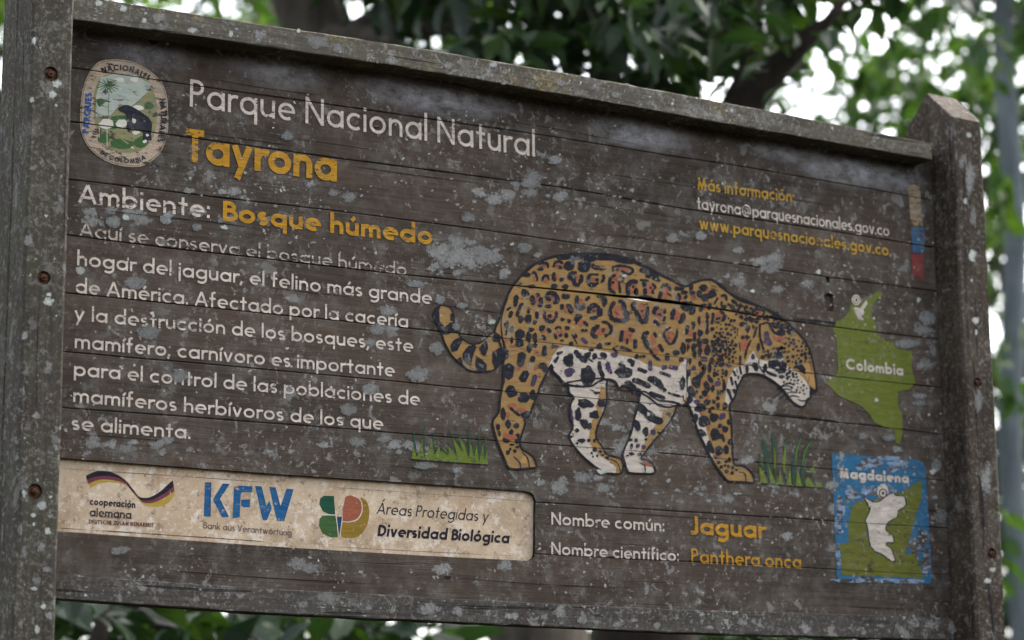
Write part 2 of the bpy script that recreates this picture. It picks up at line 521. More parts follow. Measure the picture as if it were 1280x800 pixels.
def rail(name, top_px, bot_px, y0, y1, xa, xb, mat, e=.004):
    def interp(lst, x):
        ps = [B(p, y0) for p in lst]
        if x <= ps[0].x: a, b = ps[0], ps[1]
        else:
            for a, b in zip(ps, ps[1:]):
                if x <= b.x: break
        t = (x - a.x) / (b.x - a.x)
        return a.z + (b.z - a.z) * t
    st = []
    for i in range(61):
        x = xa + (xb - xa) * i / 60
        zt, zb = interp(top_px, x), interp(bot_px, x)
        st.append([Vector((x, y, z)) for y, z in ((y0, zb + e), (y0, zt - e), (y0 + e, zt), (y1, zt), (y1, zb), (y0 + e, zb))])
    return bm_obj(name, beam_bm(st, .0008), sign, mat)
RT = [(92, -7), (300, 26.5), (500, 56), (700, 90), (960, 138), (1166, 179.5)]
RB = [(92, 24), (300, 53), (500, 83), (700, 117), (960, 163.5), (1166, 200)]
RY = -.056
rail('top_rail', RT, RB, RY, -.001, X0, 1.043, M['rail'], .0016)
LT = [(70, 718), (340, 736), (640, 752), (849, 762), (1040, 767), (1215, 774)]
LB = [(70, 748), (340, 767), (640, 781), (849, 791), (1040, 796), (1215, 801)]
LY = -.009
rail('bottom_rail', LT, LB, LY, .03, X0, 1.083, M['rail_low'], .0015)

PF, PR, PM = -.077, .085, .004              # posts: front face, rear face, split between the two timbers
def post(xa, xb, label, bolts, mats):
    ridge, eave = HZ + .627, HZ + .55
    bm = bmesh.new()
    for (ya, yb, side) in ((PF, PM - .0015, 0), (PM + .0015, PR, 1)):
        nz = 26
        rings = []
        for i in range(nz + 1):
            z = -.35 + (HZ + .53 + .35) * i / nz
            j = lambda: rng.uniform(-.0009, .0009)
            e = .005
            rings.append([Vector((x + j(), y + j(), z)) for x, y in ((xa + e, ya), (xb - e, ya), (xb, ya + e), (xb, yb - e * .4), (xb - e * .4, yb), (xa + e * .4, yb), (xa, yb - e * .4), (xa, ya + e))])
        rows = [[bm.verts.new(p) for p in r] for r in rings]
        top = []
        for v in rows[-1]:
            t = (v.co.y - PF) / (PM - PF) if side == 0 else (PR - v.co.y) / (PR - PM)
            z = eave + (ridge - eave) * max(0, min(1, t)) + rng.uniform(-.002, .002)
            top.append(bm.verts.new((v.co.x, v.co.y, z)))
        rows.append(top)
        for a, b in zip(rows, rows[1:]):
            for q in range(8):
                bm.faces.new((a[q], b[q], b[(q + 1) % 8], a[(q + 1) % 8]))
        bm.faces.new(rows[0]); bm.faces.new(rows[-1][::-1])
    bmesh.ops.recalc_face_normals(bm, faces=bm.faces)
    o = bm_obj('post', bm, sign, mats)
    if label: o['label'] = label
    cs = []
    for (px, r) in bolts:
        c = B(px, PF)
        bm = bmesh.new()
        bmesh.ops.create_cone(bm, cap_ends=True, segments=20, radius1=r * .9, radius2=r * 1.05, depth=.03,
                              matrix=Matrix.Translation((c.x, PF, c.z)) @ Matrix.Rotation(R_(90), 4, 'X'))
        cs.append(bm_obj('cutter', bm, None, []))
    boolean_cut(o, cs)
    for c in cs: bpy.data.objects.remove(c)
    for (px, r) in bolts:
        c = B(px, PF)
        bm = bmesh.new()
        bmesh.ops.create_cone(bm, cap_ends=True, segments=18, radius1=r * .85, radius2=r * .85, depth=.003,
                              matrix=Matrix.Translation((c.x, PF + .0070, c.z)) @ Matrix.Rotation(R_(90), 4, 'X'))
        bmesh.ops.create_cone(bm, cap_ends=True, segments=6, radius1=r * .5, radius2=r * .45, depth=.008,
                              matrix=Matrix.Translation((c.x, PF + .0025, c.z)) @ Matrix.Rotation(R_(90), 4, 'X') @ Matrix.Rotation(rng.random(), 4, 'Z'))
        bmesh.ops.create_cone(bm, cap_ends=True, segments=10, radius1=r * .2, radius2=r * .16, depth=.012,
                              matrix=Matrix.Translation((c.x, PF - .001, c.z)) @ Matrix.Rotation(R_(90), 4, 'X'))
        bm_obj('bolt', bm, o, M['rust'])
    return o
post_l = post(-1.0205, X0, 'mossy left post with three sunken bolts', [((64, 92), .0135), ((55, 347), .0125), ((44, 614), .0135)], M['post'])
post_r = post(X1 + .001, 1.171, 'darker right post with a pitched top', [((1222, 478), .011), ((1240, 692), .0125)], M['post_dark'])

# ------------------------------------------------------------------ drawing kit: flat shapes on the sign's plane
class Art:
    """shapes of one painting, laid on the plane y=Y in thin layers (metres towards the viewer)"""
    def __init__(self, Y, seed=1):
        self.bm = bmesh.new()
        self.Y = Y
        self.mats = []
        self.r = random.Random(seed)
        self.i = 0
    def mi(self, key):
        if key not in self.mats: self.mats.append(key)
        return self.mats.index(key)
    def y(self, layer):
        self.i += 1
        return self.Y - .0003 - layer * .0003 - (self.i % 17) * .000015
    def poly3(self, pts, key, layer):
        y = self.y(layer)
        vs = [Vector((p.x, y, p.z)) for p in pts]
        bv = [self.bm.verts.new(v) for v in vs]
        for t in tessellate_polygon([vs]):
            try:
                f = self.bm.faces.new([bv[k] for k in t])
                f.material_index = self.mi(key)
            except ValueError:
                pass
    def P(self, p): return B(p, self.Y)
    def poly(self, pts, key, layer=0, rough=0.0):
        if rough:
            pts = self.roughen(pts, rough)
        self.poly3([self.P(p) for p in pts], key, layer)
    def roughen(self, pts, amp, step=2.2):
        out = []
        n = len(pts)
        for i in range(n):
            a, b = pts[i], pts[(i + 1) % n]
            d = math.dist(a, b)
            k = max(1, int(d / step))
            for j in range(k):
                t = j / k
                x, yv = a[0] + (b[0] - a[0]) * t, a[1] + (b[1] - a[1]) * t
                q = Vector((x * .35, yv * .35, 3.3))
                out.append((x + amp * mnoise.noise(q), yv + amp * mnoise.noise(q + Vector((9, 4, 1)))))
        return out
    def blob(self, x, y, rx, ry, ang=0, key='black', layer=2, irr=.3, n=12):
        ca, sa = math.cos(R_(ang)), math.sin(R_(ang))
        ph = self.r.random() * 50
        pts = []
        for i in range(n):
            a = 2 * math.pi * i / n
            k = 1 + irr * 1.6 * mnoise.noise(Vector((math.cos(a) * 1.3 + ph, math.sin(a) * 1.3, ph)))
            u, v = rx * k * math.cos(a), ry * k * math.sin(a)
            pts.append((x + u * ca - v * sa, y + u * sa + v * ca))
        self.poly(pts, key, layer)
    def stroke(self, pts, w, key='black', layer=2, taper=.8, wob=.4, closed=False, rnd=True):
        if len(pts) > 2: pts = smooth_line(pts, closed)
        L, Rr = [], []
        n = len(pts)
        ph = self.r.random() * 40
        for i in range(n):
            a = pts[i - 1] if (i or closed) else pts[i]
            b = pts[(i + 1) % n] if (i < n - 1 or closed) else pts[i]
            dx, dy = b[0] - a[0], b[1] - a[1]
            d = math.hypot(dx, dy) or 1
            nx, ny = -dy / d, dx / d
            t = i / (n - 1)
            e = 1 if closed else 1 - (1 - taper) * abs(2 * t - 1) ** 2
            h = w / 2 * e * (1 + wob * 1.5 * mnoise.noise(Vector((i * .9 + ph, ph, 0))))
            L.append((pts[i][0] + nx * h, pts[i][1] + ny * h)); Rr.append((pts[i][0] - nx * h, pts[i][1] - ny * h))
        if closed:
            for i in range(n):
                j = (i + 1) % n
                self.poly([L[i], L[j], Rr[j], Rr[i]], key, layer)
            return
        ends = []
        if rnd:
            for (p, q) in ((pts[-1], pts[-2]), (pts[0], pts[1])):
                d = math.dist(p, q) or 1
                k = w * .32 * taper / d
                ends.append((p[0] + (p[0] - q[0]) * k, p[1] + (p[1] - q[1]) * k))
            self.poly(L + [ends[0]] + Rr[::-1] + [ends[1]], key, layer)
        else:
            self.poly(L + Rr[::-1], key, layer)
    def dots(self, region, spacing, r0, r1, key='black', layer=2, tries=900, avoid=0.0, stretch=1.25):
        xs = [p[0] for p in region]; ys = [p[1] for p in region]
        got = []
        for _ in range(tries):
            p = (self.r.uniform(min(xs), max(xs)), self.r.uniform(min(ys), max(ys)))
            if not inside(p, region): continue
            if any(math.dist(p, q) < spacing for q in got): continue
            got.append(p)
            r = self.r.uniform(r0, r1) * 1.6
            self.blob(p[0], p[1], r, r * self.r.uniform(.8, stretch), self.r.uniform(-40, 40), key, layer, .25, 8)
    def finish(self, name, parent, slice_seams=True):
        bm = self.bm
        if slice_seams:
            for k in range(len(SEAMS)):
                zs = [v.co.z for v in bm.verts]
                if not zs: break
                ref = HZ + .48 - .104 * (k + 1)
                def shift(s):
                    for v in bm.verts: v.co.z += s * (seam_z(k, v.co.x) - ref)
                shift(-1)
                gw = GAPW[k] * .55
                lo, hi = ref - gw, ref + gw
                if max(v.co.z for v in bm.verts) > lo and min(v.co.z for v in bm.verts) < hi:
                    for zc in (lo, hi):
                        bmesh.ops.bisect_plane(bm, geom=bm.verts[:] + bm.edges[:] + bm.faces[:], plane_co=(0, 0, zc), plane_no=(0, 0, 1), dist=1e-7)
                    if k == 3:
                        gx0, gx1 = B((690, 360)).x, B((862, 380)).x
                    dead = [f for f in bm.faces if lo - 1e-6 < f.calc_center_median().z < hi + 1e-6]
                    bmesh.ops.delete(bm, geom=dead, context='FACES')
                shift(1)
                if k == 3:                   # the sprung gap is wider than the saw cut
                    for v in bm.verts:
                        dz = v.co.z - seam_z(3, v.co.x)
                        g0, g1 = gap_w(3, v.co.x, 0) + .0005, gap_w(3, v.co.x, 1) + .0005
                        if -g0 < dz <= 0: v.co.z = seam_z(3, v.co.x) - g0
                        elif 0 < dz < g1: v.co.z = seam_z(3, v.co.x) + g1
        # all faces look at the viewer
        for f in bm.faces:
            f.normal_update()
            if f.normal.y > 0: f.normal_flip()
        return bm_obj(name, bm, parent, [M[k] for k in self.mats])

def inside(p, poly):
    x, y = p
    c = False
    n = len(poly)
    for i in range(n):
        (x1, y1), (x2, y2) = poly[i], poly[(i + 1) % n]
        if (y1 > y) != (y2 > y) and x < (x2 - x1) * (y - y1) / (y2 - y1) + x1:
            c = not c
    return c

def smooth_line(pts, closed=False, k=4):
    out = []
    n = len(pts)
    rngi = range(n) if closed else range(n - 1)
    for i in rngi:
        p0 = pts[i - 1] if (i > 0 or closed) else pts[0]
        p1, p2 = pts[i], pts[(i + 1) % n]
        p3 = pts[(i + 2) % n] if (i + 2 < n or closed) else pts[-1]
        for j in range(k):
            t = j / k
            out.append(tuple(.5 * (2 * p1[q] + (p2[q] - p0[q]) * t + (2 * p0[q] - 5 * p1[q] + 4 * p2[q] - p3[q]) * t * t + (3 * p1[q] - p0[q] - 3 * p2[q] + p3[q]) * t ** 3) for q in (0, 1)))
    if not closed: out.append(pts[-1])
    return out

def tr(x0, y0, s):
    """from the coordinates of an enlarged detail of the survey photo back to the photo"""
    return lambda p: (x0 + p[0] / s, y0 + p[1] / s)

# ------------------------------------------------------------------ a geometric single-stroke alphabet
def arc(cx, cy, rx, a0, a1, ry=None, n=None):
    ry = rx if ry is None else ry
    n = n or max(4, int(abs(a1 - a0) / 18))
    return [(cx + rx * math.cos(R_(a0 + (a1 - a0) * i / n)), cy + ry * math.sin(R_(a0 + (a1 - a0) * i / n))) for i in range(n + 1)]

class Thin(list): pass
ACC = {'á': 'a', 'é': 'e', 'í': 'ı', 'ó': 'o', 'ú': 'u', 'Á': 'A'}
def glyph(ch, w, X=.66, A=1.08, D=.32):
    """strokes (polylines, cap height 1) and advance of one letter with stroke weight w"""
    h = w / 2
    if ch in ACC:
        s, adv = glyph(ACC[ch], w, X, A, D)
        t = 1.0 if ch == 'Á' else X
        return s + [[(adv / 2 - .03, t + .10), (adv / 2 + .12, t + .30)]], adv
    r = (X - w) / 2
    c = h + r
    full = lambda: arc(c, X / 2, r, 0, 360) 
    nw = X * .84
    na = (nw - w) / 2
    def arch(x0, wd, up=True):
        a = (wd - w) / 2
        if up: return arc(x0 + h + a, X - h - a, a, 180, 0) + [(x0 + wd - h, 0)]
        return arc(x0 + h + a, h + a, a, 180, 360)
    if ch == 'o': return [full()], X
    if ch == 'a': return [full(), [(X - h, 0), (X - h, X)]], X
    if ch == 'd': return [full(), [(X - h, 0), (X - h, A)]], X
    if ch == 'q': return [full(), [(X - h, -D), (X - h, X)]], X
    if ch == 'b': return [full(), [(h, 0), (h, A)]], X
    if ch == 'p': return [full(), [(h, -D), (h, X)]], X
    if ch == 'g': return [full(), [(X - h, X), (X - h, -.02)] + arc(c, -.02, r, 0, -140, D - h - .02)[1:]], X
    if ch == 'c': return [arc(c, X / 2, r, 48, 312)], X * .84
    if ch == 'e': return [Thin([(h * .9, X / 2 + .0), (X - h * .1, X / 2 + .0)]), arc(c, X / 2, r, -2, 303)], X * .97
    if ch == 'n': return [[(h, 0), (h, X)], arch(0, nw)], nw
    if ch == 'h': return [[(h, 0), (h, A)], arch(0, nw)], nw
    if ch == 'm':
        wd = X * .76
        return [[(h, 0), (h, X)], arch(0, wd), arch(wd - w, wd)], 2 * wd - w
    if ch == 'u': return [[(h, X), (h, h + na)] + arch(0, nw, False)[1:] + [(nw - h, X)], [(nw - h, 0), (nw - h, X)]], nw
    if ch == 'r': return [[(h, 0), (h, X)], arc(h + X * .33, X - h - X * .33, X * .33, 175, 62)], X * .5
    if ch == 'i': return [[(h, 0), (h, X)], [(h, X + .13), (h, X + .13 + w * 1.15)]], w
    if ch == 'ı': return [[(h, 0), (h, X)]], w
    if ch == 'j': return [[(h, -D), (h, X)], [(h, X + .13), (h, X + .13 + w * 1.15)]], w
    if ch == 'l': return [[(h, 0), (h, A)]], w
    if ch == 't': return [[(.13 + h, 0), (.13 + h, A * .88)], [(0, X - h), (.26 + w, X - h)]], .26 + w
    if ch == 'f': return [[(.1 + h, 0), (.1 + h, A - .16)] + arc(.1 + h + .15, A - .16, .15, 180, 75, .16 - h)[1:], [(0, X - h), (.3 + h, X - h)]], .32 + h
    if ch == 's':
        q = (X - w) / 4
        wd = X * .66
        a = wd / 2 - h
        return [arc(wd / 2, X - h - q, a, 40, 270, q)[:] + arc(wd / 2, h + q, a, 90, -140, q)[1:]], wd
    if ch == 'v': return [[(h * .9, X), (X * .42, 0)], [(X * .42, 0), (X * .84 - h * .9, X)]], X * .84
    if ch == 'w': return [[(h * .9, X), (X * .38, 0)], [(X * .38, 0), (X * .62, X)], [(X * .62, X), (X * .88, 0)], [(X * .88, 0), (X * 1.26 - h, X)]], X * 1.26
    if ch == 'y': return [[(h * .9, X), (X * .46, .0)], [(X * .88 - h * .9, X), (X * .24, -D)]], X * .88
    if ch == 'k': return [[(h, 0), (h, A)], [(h, X * .4), (X * .72, X)], [(X * .3, X * .5), (X * .78, 0)]], X * .8
    if ch == 'x': return [[(h, 0), (X * .75, X)], [(h, X), (X * .75, 0)]], X * .78
    if ch == 'z': return [[(0, X - h), (X * .68, X - h), (h, h), (X * .7, h)]], X * .7
    if ch == '.': return [[(h, 0), (h, w * 1.25)]], w * 1.1
    if ch == ',': return [[(h * 1.4, w * 1.1), (0, -.15)]], w * 1.2
    if ch == ':': return [[(h, 0), (h, w * 1.25)], [(h, X - w * 1.25), (h, X)]], w * 1.1
    if ch == '@':
        return [arc(.5, .4, .17, 0, 360, .2), [(.67, .6), (.66, .3)] + arc(.77, .3, .11, 180, 360, .1)[1:] + arc(.5, .42, .42, -5, 300, .46)[1:]], 1.0
    if ch == 'A': return [[(h * .8, 0), (.39, 1 - .02)], [(.39, 1 - .02), (.78 - h * .8, 0)], [(.16, .3), (.62, .3)]], .78
    if ch == 'B': return [[(h, 0), (h, 1)], [(h, 1 - h), (.24, 1 - h)] + arc(.24, .77 - h / 2 + .0, .2, 90, -90, .23 - h / 2)[1:] + [(h, .54 - h * .0)], [(.24, .54)] + arc(.26, .27 + h / 2, .25, 90, -90, .27 - h / 2) + [(h, h)]], .54
    if ch == 'C': return [arc(.5, .5, .5 - h, 48, 312)], .84
    if ch == 'D': return [[(h, 0), (h, 1)], [(h, 1 - h), (.24, 1 - h)] + arc(.24, .5, .46 - h, 90, -90, .5 - h)[1:] + [(h, h)]], .7
    if ch == 'E': return [[(h, 0), (h, 1)], [(h, 1 - h), (.46, 1 - h)], [(h, .5), (.44, .5)], [(h, h), (.46, h)]], .46
    if ch == 'F': return [[(h, 0), (h, 1)], [(h, 1 - h), (.46, 1 - h)], [(h, .5), (.44, .5)]], .46
    if ch == 'H': return [[(h, 0), (h, 1)], [(.66 - h, 0), (.66 - h, 1)], [(h, .5), (.66 - h, .5)]], .66
    if ch == 'I': return [[(h, 0), (h, 1)]], w
    if ch == 'J': return [[(.34 - h, 1), (.34 - h, .2)] + arc(.34 - h - .2, .2, .2, 0, -110, .2 - h)[1:]], .34
    if ch == 'K': return [[(h, 0), (h, 1)], [(h, .42), (.52, 1)], [(.24, .55), (.58, 0)]], .6
    if ch == 'L': return [[(h, 0), (h, 1)], [(h, h), (.42, h)]], .42
    if ch == 'M': return [[(.1 + h * .6, 0), (.15 + h, 1)], [(.15 + h, .96), (.47, .05)], [(.47, .05), (.79 - h, .96)], [(.79 - h, 1), (.84 - h * .6, 0)]], .94
    if ch == 'N': return [[(h, 0), (h, 1)], [(h, .97), (.72 - h, .03)], [(.72 - h, 0), (.72 - h, 1)]], .72
    if ch == 'O': return [arc(.48, .5, .48 - h, 0, 360, .5 - h)], .96
    if ch == 'P': return [[(h, 0), (h, 1)], [(h, 1 - h), (.27, 1 - h)] + arc(.27, .725, .25 - h, 90, -90, .275 - h)[1:] + [(h, .45 + h)]], .52
    if ch == 'Q': return [arc(.48, .5, .48 - h, 0, 360, .5 - h), [(.55, .3), (.9, 0)]], .96
    if ch == 'R': return [[(h, 0), (h, 1)], [(h, 1 - h), (.27, 1 - h)] + arc(.27, .725, .25 - h, 90, -90, .275 - h)[1:] + [(h, .45 + h)], [(.27, .46), (.54, 0)]], .55
    if ch == 'S': return [arc(.26, .75 - h / 2, .25 - h, 40, 270, .25 - h / 2) + arc(.26, .25 + h / 2, .26 - h, 90, -140, .25 - h / 2)[1:]], .52
    if ch == 'T': return [[(0, 1 - h), (.52, 1 - h)], [(.26, 0), (.26, 1)]], .52
    if ch == 'U': return [[(h, 1), (h, .3)] + arc(.32, .3, .32 - h, 180, 360, .3 - h)[1:] + [(.64 - h, 1)]], .64
    if ch == 'V': return [[(h * .8, 1), (.36, 0)], [(.36, 0), (.72 - h * .8, 1)]], .72
    if ch == 'W': return [[(h * .8, 1), (.3, 0)], [(.3, 0), (.54, 1)], [(.54, 1), (.78, 0)], [(.78, 0), (1.08 - h * .8, 1)]], 1.08
    if ch == 'Z': return [[(0, 1 - h), (.56, 1 - h), (h, h), (.58, h)]], .58
    return [], .3

def ribbon(pts, w, closed=None):
    if closed is None: closed = math.dist(pts[0], pts[-1]) < 1e-6
    if closed: pts = pts[:-1]
    n = len(pts)
    out = []
    for i in range(n):
        p = pts[i]
        a = pts[i - 1] if (i or closed) else None
        b = pts[(i + 1) % n] if (i < n - 1 or closed) else None
        def nrm(u, v):
            d = math.dist(u, v) or 1
            return (-(v[1] - u[1]) / d, (v[0] - u[0]) / d)
        if a is None: nx, ny = nrm(p, b); k = 1
        elif b is None: nx, ny = nrm(a, p); k = 1
        else:
            n1, n2 = nrm(a, p), nrm(p, b)
            nx, ny = n1[0] + n2[0], n1[1] + n2[1]
            d = math.hypot(nx, ny) or 1
            nx, ny = nx / d, ny / d
            k = min(1.6, 1 / max(.4, nx * n1[0] + ny * n1[1]))
        hh = w / 2 * k
        out.append(((p[0] + nx * hh, p[1] + ny * hh), (p[0] - nx * hh, p[1] - ny * hh)))
    q = []
    m_ = n if closed else n - 1
    for i in range(m_):
        q.append((out[i], out[(i + 1) % n]))
    return q

def layout(text, w, sp=.1, X=.66, space=.3):
    x = 0
    out = []
    for ch in text:
        if ch == ' ':
            x += space; continue
        s, adv = glyph(ch, w, X)
        out += [type(st)([(x + a, b) for a, b in st]) for st in s]
        x += adv + sp
    return out, x - sp

def put_text(art, text, p0, p1, cap, w, key, sp=.1, slant=0.0, X=.66, layer=1, space=.3, serif=False):
    """one line: baseline from photo pixel p0 to p1, capital height in photo pixels at p0"""
    a, b = art.P(p0), art.P(p1)
    top = art.P((p0[0] + .03 * cap, p0[1] - cap))
    ex = (b - a); ln = ex.length; ex = ex / ln
    up = Vector((-ex.z, 0, ex.x))
    ch = (top - a).dot(up)
    st, adv = layout(text, w, sp, X, space)
    sx = ln / adv
    for s in st:
        y = art.y(layer)
        ww = min(w, .055 + .25 * w) if isinstance(s, Thin) else w
        for (l0, r0), (l1, r1) in ribbon([(px * sx, py * ch) for px, py in s], ww * (sx * .5 + ch * .5)):
            vs = []
            for g in (l0, l1, r1, r0):
                q = a + ex * (g[0] + slant * g[1]) + up * g[1]
                vs.append(art.bm.verts.new((q.x, y, q.z)))
            f = art.bm.faces.new(vs)
            f.material_index = art.mi(key)

def path_text(art, text, path, cap, w, key, sp=.14, layer=3):
    """letters along a path of photo pixels (baseline), cap height in pixels"""
    path = smooth_line(path, k=6)
    cum = [0]
    for a, b in zip(path, path[1:]): cum.append(cum[-1] + math.dist(a, b))
    n_adv = layout(text, w, sp)[1]
    sx = cum[-1] / n_adv
    x = 0
    def at(s):
        for i in range(len(path) - 1):
            if s <= cum[i + 1] or i == len(path) - 2:
                t = (s - cum[i]) / ((cum[i + 1] - cum[i]) or 1)
                dx, dy = path[i + 1][0] - path[i][0], path[i + 1][1] - path[i][1]
                d = math.hypot(dx, dy) or 1
                return (path[i][0] + dx * t, path[i][1] + dy * t), (dx / d, dy / d)
    for ch in text:
        if ch == ' ': x += .3; continue
        s, adv = glyph(ch, w)
        (ox, oy), (tx, ty) = at((x + adv / 2) * sx)
        for stt in s:
            y = art.y(layer)
            for (l0, r0), (l1, r1) in ribbon([((px - adv / 2) * sx, py * cap) for px, py in stt], w * cap):
                vs = []
                for g in (l0, l1, r1, r0):
                    q = art.P((ox + tx * g[0] + ty * g[1], oy + ty * g[0] - tx * g[1]))
                    vs.append(art.bm.verts.new((q.x, y, q.z)))
                f = art.bm.faces.new(vs); f.material_index = art.mi(key)
        x += adv + sp

def text_part(lines, label=None, Y=-.0002, name='lettering'):
    art = Art(Y)
    for ln in lines: put_text(art, **ln)
    o = art.finish(name, sign)
    if label: o['label'] = label
    return o
def T(text, p0, p1, cap, w, key, **k): return dict(text=text, p0=p0, p1=p1, cap=cap, w=w, key=key, **k)

text_part([T('Parque Nacional Natural', (237, 133), (668.5, 196), 34, .115, 'white', sp=.12)], 'large thin white heading line')
text_part([T('Tayrona', (232, 201.5), (421, 227.5), 41, .19, 'yellow', sp=.06, X=.7)], 'large bold yellow heading line')
text_part([T('Ambiente:', (97.5, 253), (262.5, 273), 23.5, .14, 'white', sp=.11)], 'white lettering under the round crest')
text_part([T('Bosque húmedo', (278, 275.5), (541, 306), 24.5, .18, 'yellow', sp=.07)], 'bold yellow lettering above the paragraph')
text_part([
    T('Aquí se conserva el bosque húmedo', (99, 295), (508, 345), 17.5, .125, 'worn_white'),
    T('hogar del jaguar, el felino más grande', (96, 331.6), (539.5, 380.5), 18.5, .132, 'white'),
    T('de América. Afectado por la cacería', (94, 366), (510, 410), 18.5, .132, 'white'),
    T('y la destrucción de los bosques, este', (92.5, 400), (516, 440.5), 18.3, .132, 'white'),
    T('mamífero, carnívoro es importante', (93, 435), (493, 471), 18.3, .132, 'white'),
    T('para el control de las poblaciones de', (92, 469.5), (524.5, 507), 18.3, .132, 'white'),
    T('mamíferos herbívoros de los que', (91, 502.5), (478.5, 537.5), 18.3, .132, 'white'),
    T('se alimenta.', (89, 537), (238, 549), 18.3, .132, 'white'),
], 'white paragraph of eight lines, its first line worn')
text_part([T('Más información:', (871, 237), (993, 253.5), 15.5, .15, 'yellow_thin')], 'small yellow lettering at the upper right')
text_part([T('tayrona@parquesnacionales.gov.co', (871, 261), (1111.5, 295.5), 15, .125, 'white')], 'small white address lettering')
text_part([T('www.parquesnacionales.gov.co.', (874, 286), (1114, 320.5), 15.5, .15, 'yellow_thin')], 'small yellow web address lettering')
text_part([T('Nombre común:', (689, 655.5), (830.5, 664.5), 15.5, .14, 'white')], 'upper white caption line at the lower right')
text_part([T('Nombre científico:', (689, 693), (848.5, 702), 15.5, .14, 'white')], 'lower white caption line at the lower right')
text_part([T('Jaguar', (864, 668), (956, 673), 23, .175, 'yellow', sp=.07)], 'bold yellow species lettering')
text_part([T('Panthera onca', (864, 703.5), (1001.5, 711), 18, .145, 'yellow')], 'yellow scientific name lettering')

# ------------------------------------------------------------------ jaguar painting
J = Art(-.0006, 5)
BODY = [(618, 415), (626, 394.5), (631.7, 376.5), (639.5, 359.6), (653, 344), (671, 329), (691, 321.4), (702.6, 318.5), (734, 317.5), (759, 317.6),
        (782.5, 322.5), (798, 329), (818.5, 339.4), (836.5, 348.4), (854.5, 358), (866, 353.5), (877, 350.6), (889.4, 349.5), (899.5, 355), (913, 367.5),
        (926.5, 376.5), (953.5, 384.4), (969.3, 392), (985, 404.7), (1001, 420.4), (1008.7, 431.7), (1014.3, 446.3), (1018.8, 471), (1020, 488),
        (1016, 491.5), (1012.7, 489.7), (1012.7, 496.4), (1008, 500), (1006.8, 505.7), (1001.7, 508.3), (995, 505.7), (988, 499.8), (980.6, 489.7), (970.5, 479.6), (960.4, 472.8),
        (952, 468.6), (940, 467), (930, 468.8), (927.5, 472.5), (921, 486), (917.5, 497.5), (911.5, 507.5), (913.6, 527.5), (915, 555), (915.6, 571.5),
        (918.4, 581), (928, 582.5), (936.3, 588), (941, 595), (941.7, 603), (928, 602.4), (911.5, 601.7), (906, 597.6), (897.7, 586.6), (889.5, 574),
        (881.2, 557.8), (873, 540), (867.5, 524.7), (863.4, 512.4), (857.9, 503), (856, 506), (845, 507.4), (835, 509), (822, 505.8), (812, 497.6), (804, 492.8),
        (792, 486), (778, 482), (774, 486), (768, 476.5), (758, 474), (748, 477), (740, 482), (730, 483), (717.5, 482.5), (705, 478.8), (697.5, 470), (691, 463.8), (689, 456),
        (682.5, 467.5), (675, 482.5), (672, 492), (664.5, 510), (661.5, 519), (655, 523.5), (656.3, 528), (654, 537), (649.5, 552), (651.8, 561), (658.5, 565.5), (666, 571.5), (669.3, 579), (669, 584.3),
        (651, 586.2), (642, 586.5), (634.5, 583.5), (630, 573), (622.5, 555), (617.3, 538.5), (615.8, 526.5), (623.3, 514.5), (624.8, 499.5), (628.5, 480), (629.4, 477.5), (628.8, 460), (628.8, 447), (625, 430)]
FARH = [(709.8, 478), (710.5, 484), (711.4, 491), (717, 497), (713, 505.8), (712.2, 522), (716, 533.4), (711.4, 543), (711.4, 548), (721, 562.6), (735.8, 577), (752, 588.6), (766.6, 592.2), (776.4, 591), (778.3, 582),
        (774.8, 573.2), (758.5, 568.3), (752, 557.8), (744.7, 546.4), (746.3, 533.4), (752.8, 518.8), (757.7, 502.5), (757.7, 483), (754, 473)]
FARF = [(803, 489), (797.5, 507.4), (792.6, 523.6), (788.6, 541.5), (779.6, 562.6), (778.8, 570.8), (783.7, 587), (787.8, 591), (805.6, 591.9), (817.8, 591), (816.2, 582), (810.5, 575.6), (801, 573.2), (805.6, 565.9),
        (817, 551), (828.4, 538.3), (838, 525.3), (844.6, 510.6), (844, 503), (822, 500)]
tD = tr(530, 370, 7.275)
TAIL = [tD(p) for p in [(640, 330), (570, 380), (520, 420), (450, 440), (390, 420), (330, 370), (290, 300), (272, 230), (265, 160), (230, 105), (170, 85), (120, 100), (90, 150), (85, 210), (130, 270), (160, 350), (200, 450), (260, 550), (330, 610), (400, 670), (480, 688), (580, 685), (640, 665), (700, 600), (735, 560), (725, 420)]]
J.poly(smooth_line(FARH, True, 2), 'cream', 0, .25)
J.poly(smooth_line(FARF, True, 2), 'cream', 0, .25)
J.poly(smooth_line(TAIL, True, 2), 'tan', 0, .2)
J.poly(smooth_line(BODY, True, 2), 'tan', .35, .25)
# cream underside, throat, chest and the pale edge of the near foreleg
J.poly([(690, 446), (697.5, 436), (706, 432.5), (716, 433.8), (730, 437.5), (737.5, 436), (748.8, 438), (761, 440), (771, 443.8), (783.8, 445.6), (791, 447.5), (800, 451), (810, 456), (820, 458), (836, 462), (847.5, 460), (850, 455), (858, 448.8),
        (858.8, 470), (857.5, 490), (856, 503), (845, 507), (835, 508.5), (822, 505.3), (812, 497.2), (804, 492.4), (792, 485.6), (778, 482), (774, 485.6), (768, 476), (758, 473.6), (748, 476.6), (740, 481.6), (730, 482.6), (717.5, 482), (705, 478.4), (697.5, 469.6), (691.4, 463.4), (689.5, 456)], 'cream', .8, .7)
J.poly([(930, 468), (930, 456), (936.8, 444), (941.8, 438), (946, 447.5), (955.3, 451), (962, 451), (968.8, 446.7), (979, 447.5), (980.6, 456), (989, 461), (997.5, 466), (1006, 474.5), (1011, 483), (1012.3, 489.7), (1012.3, 496), (1007.6, 499.6), (1006.4, 505.2), (1001.7, 507.8), (995.3, 505.2), (988.4, 499.4), (981, 489.2), (970.8, 479.2), (960.6, 472.4), (952, 468.2), (940, 466.6)], 'cream', .8, .4)
